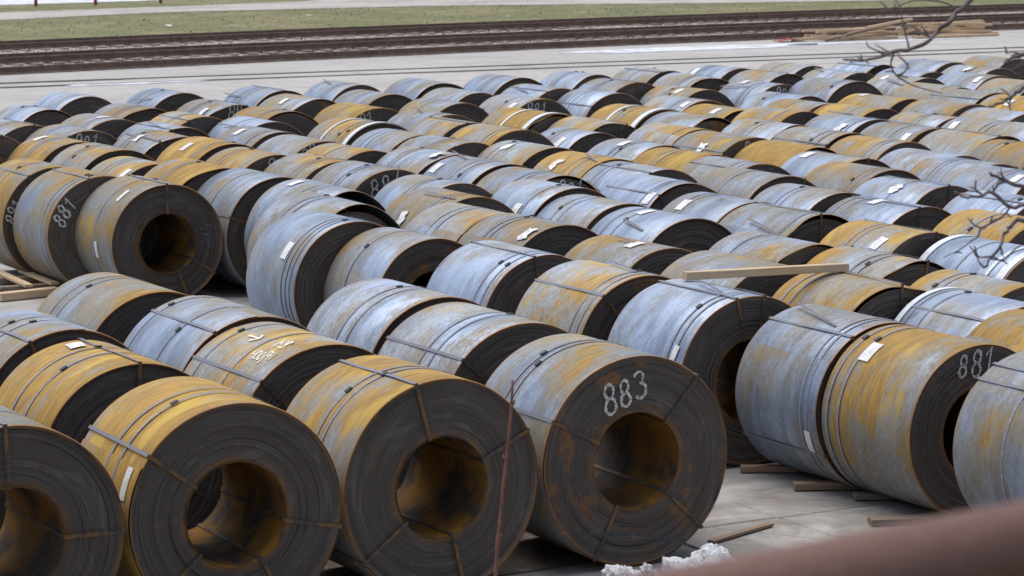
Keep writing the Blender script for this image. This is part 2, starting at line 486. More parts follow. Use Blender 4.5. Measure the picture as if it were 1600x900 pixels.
# concrete yard: dirt-filled bed with separate slabs on it
yard = obj('concrete_yard', None)
tag(yard, kind='structure')
obj('joint_bed', mesh('joint_bed', [w(-8, 4, -0.035), w(84, 4, -0.035), w(84, 76.2, -0.035), w(-8, 76.2, -0.035)], [(0, 1, 2, 3)]),
    M['joint'], yard)
SLS, SLA = 3.62, 5.15
k = 0
for i in range(-4, 20):
    for j in range(0, 14):
        s0, a0 = 13.37 + SLS * (i - 0), 4.1 + SLA * j
        gap = 0.014
        s1, a1 = s0 + SLS - gap, a0 + SLA - gap
        if s0 < -7.5 or s1 > 84 or a1 > 76.2:
            continue
        dz = [random.uniform(-0.012, 0.0) for _ in range(4)]
        bv = 0.018
        V = [w(s0, a0, -0.11), w(s1, a0, -0.11), w(s1, a1, -0.11), w(s0, a1, -0.11),
             w(s0, a0, dz[0] - bv), w(s1, a0, dz[1] - bv), w(s1, a1, dz[2] - bv), w(s0, a1, dz[3] - bv),
             w(s0 + bv, a0 + bv, dz[0]), w(s1 - bv, a0 + bv, dz[1]), w(s1 - bv, a1 - bv, dz[2]), w(s0 + bv, a1 - bv, dz[3])]
        F = [(0, 1, 5, 4), (1, 2, 6, 5), (2, 3, 7, 6), (3, 0, 4, 7), (4, 5, 9, 8), (5, 6, 10, 9), (6, 7, 11, 10), (7, 4, 8, 11), (8, 9, 10, 11)]
        obj('concrete_slab', mesh('concrete_slab', V, F), M['concrete'], yard, props={'seed': random.random(), 'dirt': 0.85 if a0 < 28 else (0.5 if a0 < 50 else 0.12)})
        k += 1

# rails sunk in the far part of the yard
def strip(name, p0, p1, width, z0, z1, mat, parent=None):
    (s0, a0), (s1, a1) = p0, p1
    d = Vector((s1 - s0, a1 - a0)).normalized()
    nx, ny = -d.y * width / 2, d.x * width / 2
    V = []
    for z in (z0, z1):
        V += [w(s0 + nx, a0 + ny, z), w(s0 - nx, a0 - ny, z), w(s1 - nx, a1 - ny, z), w(s1 + nx, a1 + ny, z)]
    F = [(4, 5, 6, 7), (0, 1, 5, 4), (1, 2, 6, 5), (2, 3, 7, 6), (3, 0, 4, 7)]
    return obj(name, mesh(name, V, F), mat, parent)


ct = obj('crane_track', None)
tag(ct, kind='structure')
for p0, p1 in (((14.0, 72.6), (84.0, 65.8)), ((14.0, 71.1), (84.0, 64.3))):
    strip('sunken_rail', p0, p1, 0.13, -0.03, 0.016, M['sunk_rail'], ct)
    strip('groove', (p0[0], p0[1] - .14), (p1[0], p1[1] - .14), 0.10, -0.03, 0.004, M['joint'], ct)

def bend(s):
    return -0.0022 * (max(s, 15.0) - 55.0) ** 2


# ballast bed and the two railway tracks, with a single rail at the yard's edge
V, F = [], []
prof = [(76.1, -0.10), (76.8, 0.02), (77.7, 0.10), (81.4, 0.10), (82.4, 0.04), (83.4, 0.10), (87.2, 0.10), (89.4, -0.11)]
ns = 60
for i in range(ns + 1):
    s = -20 + i * 150 / ns
    for a, z in prof:
        V.append(w(s, a + bend(s) + random.uniform(-.12, .12), z + random.uniform(-.02, .02)))
m = len(prof)
for i in range(ns):
    for j in range(m - 1):
        F.append((i * m + j, (i + 1) * m + j, (i + 1) * m + j + 1, i * m + j + 1))
tag(obj('ballast_bed', mesh('ballast_bed', V, F), M['ballast']), kind='structure')


def rail_mesh(s0, s1, a):
    pr = [(-0.07, 0.0), (0.07, 0.0), (0.07, 0.02), (0.012, 0.04), (0.012, 0.12), (0.036, 0.135), (0.036, 0.172),
          (-0.036, 0.172), (-0.036, 0.135), (-0.012, 0.12), (-0.012, 0.04), (-0.07, 0.02)]
    n = len(pr)
    V, F = [], []
    ks = 48
    for k in range(ks + 1):
        s = s0 + (s1 - s0) * k / ks
        V += [w(s, a + bend(s) + x, z) for x, z in pr]
    for k in range(ks):
        F += [(k * n + i, k * n + (i + 1) % n, (k + 1) * n + (i + 1) % n, (k + 1) * n + i) for i in range(n)]
    F += [tuple(range(n))[::-1], tuple(range(ks * n, ks * n + n))]
    return mesh('rail', V, F)


sv, sf = box_data(0, 0, 0, 0.25, 2.7, 0.16)
sleeper_me = mesh('sleeper', sv, sf)
sleeper_me.materials.append(M['sleeper'])
for a0 in (79.5, 85.4):
    tr = obj('railway_track', None)
    tag(tr, kind='structure')
    for da in (-0.76, 0.76):
        r = obj('rail', rail_mesh(-15, 125, a0 + da), M['rail'], tr)
        r.location.z = 0.13
    for i in range(120):
        s = 22 + i * 0.62
        obj('sleeper', sleeper_me, None, tr, w(s, a0 + bend(s) + random.uniform(-.04, .04), 0.048), (0, 0, YAW + random.uniform(-.02, .02)))
er = obj('edge_rail', rail_mesh(-15, 125, 76.45), M['rail'])
er.location.z = 0.03
tag(er, kind='structure')
V, F = [], []
for k in range(49):
    sk = -15 + 140 * k / 48
    ac = 76.45 + bend(sk)
    V += [w(sk, ac - .17, -.1), w(sk, ac - .17, .028), w(sk, ac + .17, .028), w(sk, ac + .17, -.1)]
for k in range(48):
    for q in range(3):
        F.append((k * 4 + q, k * 4 + q + 1, k * 4 + q + 5, k * 4 + q + 4))
kerb = obj('rail_bearer', mesh('rail_bearer', V, F), M['sleeper'])
tag(kerb, kind='structure')

sheet('shaded_dirt_sheet', [(3.5, 18.9), (11.9, 18.95), (12.5, 19.6), (12.7, 22.0), (12.6, 25.2), (10.9, 26.2), (3.5, 26.0)], 0.004, M['shaded_dirt'])  # dark sheet painting in shade and dirt between rows, seen through the bores

# loose stones of the ballast: one uncountable mass
V, F = [], []
for i in range(9000):
    s = random.uniform(20, 92)
    a = random.uniform(77.3, 87.6) + bend(s)
    r = random.uniform(0.02, 0.06)
    z = 0.085 + random.uniform(0, 0.03)
    b = len(V)
    ph = random.random() * 6.28
    for q in range(4):
        V.append(w(s + r * math.cos(ph + q * 1.57) * random.uniform(.7, 1.3), a + r * math.sin(ph + q * 1.57), z - 0.03))
    V.append(w(s, a, z + r * 0.9))
    V.append(w(s + r * .4, a + r * .2, z + r * 0.8))
    F += [(b, b + 1, b + 4), (b + 1, b + 2, b + 5, b + 4), (b + 2, b + 3, b + 5), (b + 3, b, b + 4, b + 5)]
tag(obj('ballast_stones', mesh('ballast_stones', V, F), M['stone']), 'loose grey and white ballast stones between the rails', None, kind='stuff')

# verge, path and far ground behind the tracks
sheet('verge', [(-60, 80.0), (25, 86.2), (40, 87.9), (55, 88.5), (70, 88.0), (85, 86.5), (160, 70.0), (160, 118.0), (-60, 118.0)], -0.06, M['grass_ground'])
near = [(-60, 101.0), (10, 102.4), (30, 103.2), (36, 103.6), (40, 104.9), (44, 105.6), (48, 105.0), (54, 104.2), (60, 101.6), (66, 98.8), (72, 97.0), (90, 95.5), (160, 94.5)]
far = [(160, 150), (78, 140), (66, 128), (58, 117.0), (52, 111.2), (46, 110.2), (40, 109.6), (36, 109.0), (28, 108.6), (10, 108.2), (-60, 107.0)]
sheet('dirt_path', near + far, -0.045, M['path'])
sheet('far_road', [(-60, 115.5), (46, 115.8), (52, 117.5), (54, 140), (-60, 140)], -0.05, M['ice'])

V, F = [], []
for i in range(7000):
    s = random.uniform(24, 90)
    a = random.uniform(88.3, 106.5) if random.random() < 0.86 else random.uniform(109, 115)
    edge = np.interp(s, [p[0] for p in near], [p[1] for p in near])
    if a < 108 and a > edge + 0.25 * math.sin(s * 3.1) + 0.2:
        continue
    if a >= 108 and s > 50:
        continue
    h = random.uniform(0.02, 0.06) * (1.6 if random.random() < .06 else 1)
    ww = random.uniform(0.015, 0.04)
    ph = random.random() * 6.28
    lx, ly = random.uniform(-.09, .09), random.uniform(-.09, .09)
    b = len(V)
    V += [w(s - ww * math.cos(ph), a - ww * math.sin(ph), -0.07), w(s + ww * math.cos(ph), a + ww * math.sin(ph), -0.07),
          w(s + lx, a + ly, -0.06 + h)]
    F.append((b, b + 1, b + 2))
tag(obj('verge_grass', mesh('verge_grass', V, F), M['blade']), 'short green and straw coloured grass beyond the railway tracks', None, kind='stuff')

# dry weeds along the yard side of the track
V, F = [], []
for i in range(1500):
    s = random.uniform(24, 80)
    if math.sin(s * 0.9) + math.sin(s * 2.3) < 0.3 and random.random() < .8:
        continue
    a = bend(s) + random.choice((76.2, 77.4, 78.2)) + random.uniform(-.15, .15)
    h = random.uniform(0.1, 0.38)
    ww = 0.008
    ph = random.random() * 6.28
    lx, ly = random.uniform(-.1, .1), random.uniform(-.1, .1)
    b = len(V)
    V += [w(s - ww * math.cos(ph), a - ww * math.sin(ph), 0.0), w(s + ww * math.cos(ph), a + ww * math.sin(ph), 0.0), w(s + lx, a + ly, h)]
    F.append((b, b + 1, b + 2))
tag(obj('dry_weeds', mesh('dry_weeds', V, F), M['earth']), 'thin dry weeds growing along the edge of the railway ballast', None, kind='stuff')


def blob(s, a, rs, ra, n=26, j=0.25):
    ph = [random.uniform(0, 6.28) for _ in range(3)]
    pts = []
    for i in range(n):
        t = 2 * math.pi * i / n
        r = 1 + j * (math.sin(2 * t + ph[0]) + 0.6 * math.sin(5 * t + ph[1]) + 0.4 * math.sin(9 * t + ph[2])) * 0.6
        pts.append((s + rs * r * math.cos(t), a + ra * r * math.sin(t)))
    return pts


for (s, a, rs, ra, lab) in ((27.6, 69.6, 1.6, 0.42, 'thin white snow patch on the yard left of the coil field'),
                            (47.4, 73.7, 4.0, 1.0, 'broad pale snow patch on the yard before the timber heap'),
                            (53.6, 73.4, 3.0, 0.35, 'thin pale snow streak on the yard under the timber heap')):
    o = sheet('snow_patch', blob(s, a, rs, ra), 0.010, M['ice'], kind=None, thick=0.02)
    tag(o, lab, 'snow', 'snow patches on the yard')

# bank on the photographer's side (below the frame)
V, F = [], []
prof = [(-30, 3.7), (5.5, 3.68), (7.0, 3.2), (11.0, 1.55), (14.4, 0.28), (16.0, -0.06)]
nx = 40
for i in range(nx + 1):
    x = -45 + 90 * i / nx
    for y, z in prof:
        V.append((x, y + random.uniform(-.15, .15), z + random.uniform(-.05, .03)))
m = len(prof)
for i in range(nx):
    for j in range(m - 1):
        F.append((i * m + j, (i + 1) * m + j, (i + 1) * m + j + 1, i * m + j + 1))
tag(obj('bank', mesh('bank', V, F), M['earth']), kind='structure')

# ------------------------------------------------------------------ steel coils
RB = 0.38   # bore radius

def lathe(profile, n, thetas=None):
    """profile: list of (r, y); axis along local Y through z = 0; angle from top, + to local X"""
    V, F = [], []
    m = len(profile)
    for i in range(n):
        t = 2 * math.pi * i / n
        st, ctt = math.sin(t), math.cos(t)
        for r, y in profile:
            V.append((r * st, y, r * ctt))
    for i in range(n):
        i2 = (i + 1) % n
        for j in range(m - 1):
            F.append((i * m + j, i2 * m + j, i2 * m + j + 1, i * m + j + 1))
    return V, F


def outer_wrap_mesh(D, W, tail, n, step, dent=None, lip=0.0):
    R = D / 2
    ny = 10 if dent else 3
    ys = [-W / 2, -W / 2 + 0.006] + [-W / 2 + 0.006 + (W - 0.012) * k / ny for k in range(1, ny)] + [W / 2 - 0.006, W / 2]
    V, F, U, E = [], [], [], []
    UP = []
    m = len(ys)
    for i in range(n + 1):
        fr = i / n
        t = tail + 2 * math.pi * fr
        rr = R + step * (fr - 1.0)
        wob = 0.0018 * math.sin(3 * t + tail) + 0.0012 * math.sin(7 * t)
        for j, y in enumerate(ys):
            r = rr + wob
            if j in (0, m - 1):
                r -= 0.005
            if dent:
                ta, wd, dep = dent
                dt = (t - ta + math.pi) % (2 * math.pi) - math.pi
                fy = max(0.0, 1 - (y + W / 2) / (0.55 * W))
                r -= dep * math.exp(-(dt / wd) ** 2) * fy ** 1.5
            V.append((r * math.sin(t), y, r * math.cos(t)))
            U.append((y, fr * 2 * math.pi * R))
            E.append(min(y + W / 2, W / 2 - y))
            UP.append(math.cos(t - 0.15))
    for i in range(n):
        for j in range(m - 1):
            a, b = i * m + j, (i + 1) * m + j
            F.append((a, a + 1, b + 1, b))
    # the free end of the outer wrap
    b0 = len(V)
    for base in (0, n * m):
        for j in (0, m - 1):
            V.append(V[base + j]); U.append(U[base + j]); E.append(0.0); UP.append(0.0)
    F.append((b0, b0 + 2, b0 + 3, b0 + 1))
    me = mesh('outer_wrap', V, F, U, {'edge': E, 'up': UP}, smooth=True)
    return me


def end_face_mesh(D, W, n, nr, tele, front, proud, amp):
    R = D / 2 - 0.006
    V, F, U, A = [], [], [], []
    offs = []
    cur = 0.0
    rnd = random.Random(tele)
    for k in range(nr + 1):
        cur = cur * 0.75 + rnd.uniform(-amp, amp)
        offs.append(cur)
    y0 = -W / 2
    prof = []
    for k in range(nr + 1):
        f = k / nr
        r = RB + (R - RB) * f
        o = offs[k]
        if f > 0.93:
            o *= (1 - f) / 0.07
        if f < 0.02:
            o = 0.0
        o += proud * max(0.0, min(1.0, (0.965 - f) / 0.02))       # inner wraps set back from the outer ones
        prof.append((r, y0 + abs(o), f))
    m = len(prof)
    for i in range(n + 1):
        t = 2 * math.pi * i / n
        for r, y, f in prof:
            V.append((r * math.sin(t), y if front else -y, r * math.cos(t)))
            U.append((r, t))
            A.append(f)
    for i in range(n):
        for j in range(m - 1):
            a, b = i * m + j, (i + 1) * m + j
            F.append((a, a + 1, b + 1, b) if not front else (a, b, b + 1, a + 1))
    return mesh('end_face', V, F, U, {'rf': A}, smooth=True)


def bore_mesh(W, n):
    V, F, U = [], [], []
    ys = [-W / 2, -W / 4, 0, W / 4, W / 2]
    for i in range(n + 1):
        t = 2 * math.pi * i / n
        for y in ys:
            V.append((RB * math.sin(t), y, RB * math.cos(t)))
            U.append((y, t * RB))
    m = len(ys)
    for i in range(n):
        for j in range(m - 1):
            a, b = i * m + j, (i + 1) * m + j
            F.append((a, b, b + 1, a + 1))
    return mesh('bore_wall', V, F, U, smooth=True)


def ring_mesh(name, r, y, width, thick, n):
    V, F = lathe([(r, y - width / 2), (r + thick, y - width / 2), (r + thick, y + width / 2), (r, y + width / 2)], n)
    m = 4
    for i in range(n):
        i2 = (i + 1) % n
        F.append((i * m + 3, i2 * m + 3, i2 * m, i * m))
    return mesh(name, V, [tuple(reversed(f)) for f in F])


def eye_strap_mesh(D, W, theta, width, slack, proud):
    """flat steel strap wound once through the bore and over the barrel"""
    R = D / 2
    h = W / 2
    o = 0.005
    def path(e):
        p = []
        for q in range(5):
            p.append((RB - e, -h + 0.03 + (W - 0.06) * (1 - q / 4)))
        p += [(RB - e, -h - e), (RB + (R - RB) * .5, -h - e - slack), (R + e, -h - e)]
        for q in range(5):
            p.append((R + e + (0.006 * math.sin(q * 1.7 + theta)), -h + 0.03 + (W - 0.06) * q / 4))
        p += [(R + e, h + e), (RB + (R - RB) * .5, h + e), (RB - e, h + e)]
        return p
    A, B = path(o), path(o + 0.003)
    n = len(A)
    V, F, OUT = [], [], []
    for i in range(n):
        for (r, y) in (A[i], B[i]):
            for sgn in (-1, 1):
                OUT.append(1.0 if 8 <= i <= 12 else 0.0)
                st, ctt = math.sin(theta), math.cos(theta)
                V.append((r * st + sgn * width / 2 * ctt, y, r * ctt - sgn * width / 2 * st))
    for i in range(n):
        a, b = i * 4, ((i + 1) % n) * 4
        F += [(a + 2, a + 3, b + 3, b + 2), (a, b, b + 1, a + 1), (a, a + 2, b + 2, b), (a + 1, b + 1, b + 3, a + 3)]
    return mesh('eye_strap', V, F, None, {'out': OUT})


def on_barrel(R, y, theta, off):
    r = R + off
    return (r * math.sin(theta), y, r * math.cos(theta))


def tag_mesh(R, y, theta, wy, wa, rot, torn):
    V, F, U = [], [], []
    nu, nv = 3, 6
    rnd = random.Random(int(y * 1000) + int(theta * 777))
    for i in range(nu + 1):
        for j in range(nv + 1):
            u, v = i / nu - .5, j / nv - .5
            du, dv = u * wy, v * wa
            if torn and i in (0, nu):
                du *= rnd.uniform(0.45, 1.15)
            if torn and j in (0, nv):
                dv *= rnd.uniform(0.6, 1.1)
            yy = y + du * math.cos(rot) - dv * math.sin(rot)
            aa = theta + (du * math.sin(rot) + dv * math.cos(rot)) / R
            V.append(on_barrel(R, yy, aa, 0.0085 + (0.006 if torn and i == 0 else 0)))
            U.append((u + .5, v + .5))
    for i in range(nu):
        for j in range(nv):
            a = i * (nv + 1) + j
            F.append((a, a + 1, a + nv + 2, a + nv + 1))
    return mesh('paper_tag', V, F, U)


# hand-drawn chalk strokes in a unit cell (x 0..0.6, y 0..1)
def arc(cx, cy, rx, ry, a0, a1, n=14):
    return [(cx + rx * math.cos(math.radians(a0 + (a1 - a0) * i / n)), cy + ry * math.sin(math.radians(a0 + (a1 - a0) * i / n))) for i in range(n + 1)]


GLY = {
    '8': [arc(.30, .75, .17, .23, -60, 300, 18) + arc(.28, .25, .20, .26, 80, -280, 18)],
    '3': [arc(.26, .76, .20, .21, 160, -80, 12) + arc(.26, .26, .24, .28, 85, -150, 14)],
    '1': [[(.12, .70), (.34, .98), (.30, .5), (.27, .02)]],
    '9': [arc(.30, .70, .18, .24, 20, 380, 16) + [(.46, .45), (.38, .02)]],
    '7': [[(.08, .95), (.5, .97), (.34, .5), (.22, .02)]],
    '4': [[(.16, .98), (.08, .45), (.5, .48)], [(.42, .95), (.38, .02)]],
    '2': [arc(.28, .74, .20, .22, 160, -40, 10) + [(.1, .05), (.52, .04)]],
    '0': [arc(.30, .5, .2, .46, 90, 450, 20)],
    '/': [[(.08, .1), (.28, .55), (.42, 1.0)]],
    'X': [[(.05, .02), (.5, .98)], [(.06, .95), (.52, .05)]],
    'H': [[(.06, .98), (.10, .05)], [(.48, .96), (.44, .04)], [(.05, .5), (.5, .54)]],
    'B': [[(.08, .02), (.1, .98)] + arc(.12, .76, .30, .21, 85, -80, 10) + arc(.12, .28, .36, .26, 80, -90, 10)],
    'O': [arc(.28, .4, .2, .36, 90, 450, 14)],
    'P': [[(.1, -.25), (.12, .78)] + arc(.14, .55, .30, .22, 80, -90, 10)],
    'N': [[(.06, .8), (.08, .05)], [(.44, .8), (.42, .05)], [(.06, .42), (.44, .45)]],
    'Y': [[(.08, .85), (.14, .45), (.44, .5)], [(.46, .9), (.40, .0)]],
    '>': [[(.0, .5), (1.15, .52)], [(.78, .86), (1.16, .52), (.74, .18)]],
}


def strokes_mesh(name, text, height, width, mapf, slant=0.12, jit=0.02, adv=0.62):
    V, F = [], []
    rnd = random.Random(len(text) * 7 + int(height * 100))
    x0 = -adv * len(text) / 2
    for ci, ch in enumerate(text):
        dy, sc = rnd.uniform(-.10, .10), rnd.uniform(.85, 1.12)
        for st in GLY.get(ch, []):
            P = [((x0 + ci * adv + x * sc + slant * y + rnd.uniform(-.012, .012)) * height, (y * sc - .5 + dy + rnd.uniform(-.012, .012)) * height) for x, y in st]
            L = []
            for i, (x, y) in enumerate(P):
                xa, ya = P[max(i - 1, 0)]
                xb, yb = P[min(i + 1, len(P) - 1)]
                d = math.hypot(xb - xa, yb - ya) or 1
                ww = width * rnd.uniform(.55, 1.3) / 2
                nx, ny = -(yb - ya) / d * ww, (xb - xa) / d * ww
                L.append(((x + nx, y + ny), (x - nx, y - ny)))
            b = len(V)
            for p, q in L:
                V.append(mapf(*p))
                V.append(mapf(*q))
            for i in range(len(L) - 1):
                F.append((b + 2 * i, b + 2 * i + 1, b + 2 * i + 3, b + 2 * i + 2))
    return mesh(name, V, F)


def colour_words(r):
    if r < .14:
        return 'pale blue-grey'
    if r < .31:
        return 'grey, lightly rusted'
    if r < .44:
        return 'grey and tan mottled'
    if r < .57:
        return 'half grey, half rust-brown'
    if r < .71:
        return 'tan and orange rusted'
    return 'golden-orange rusted'


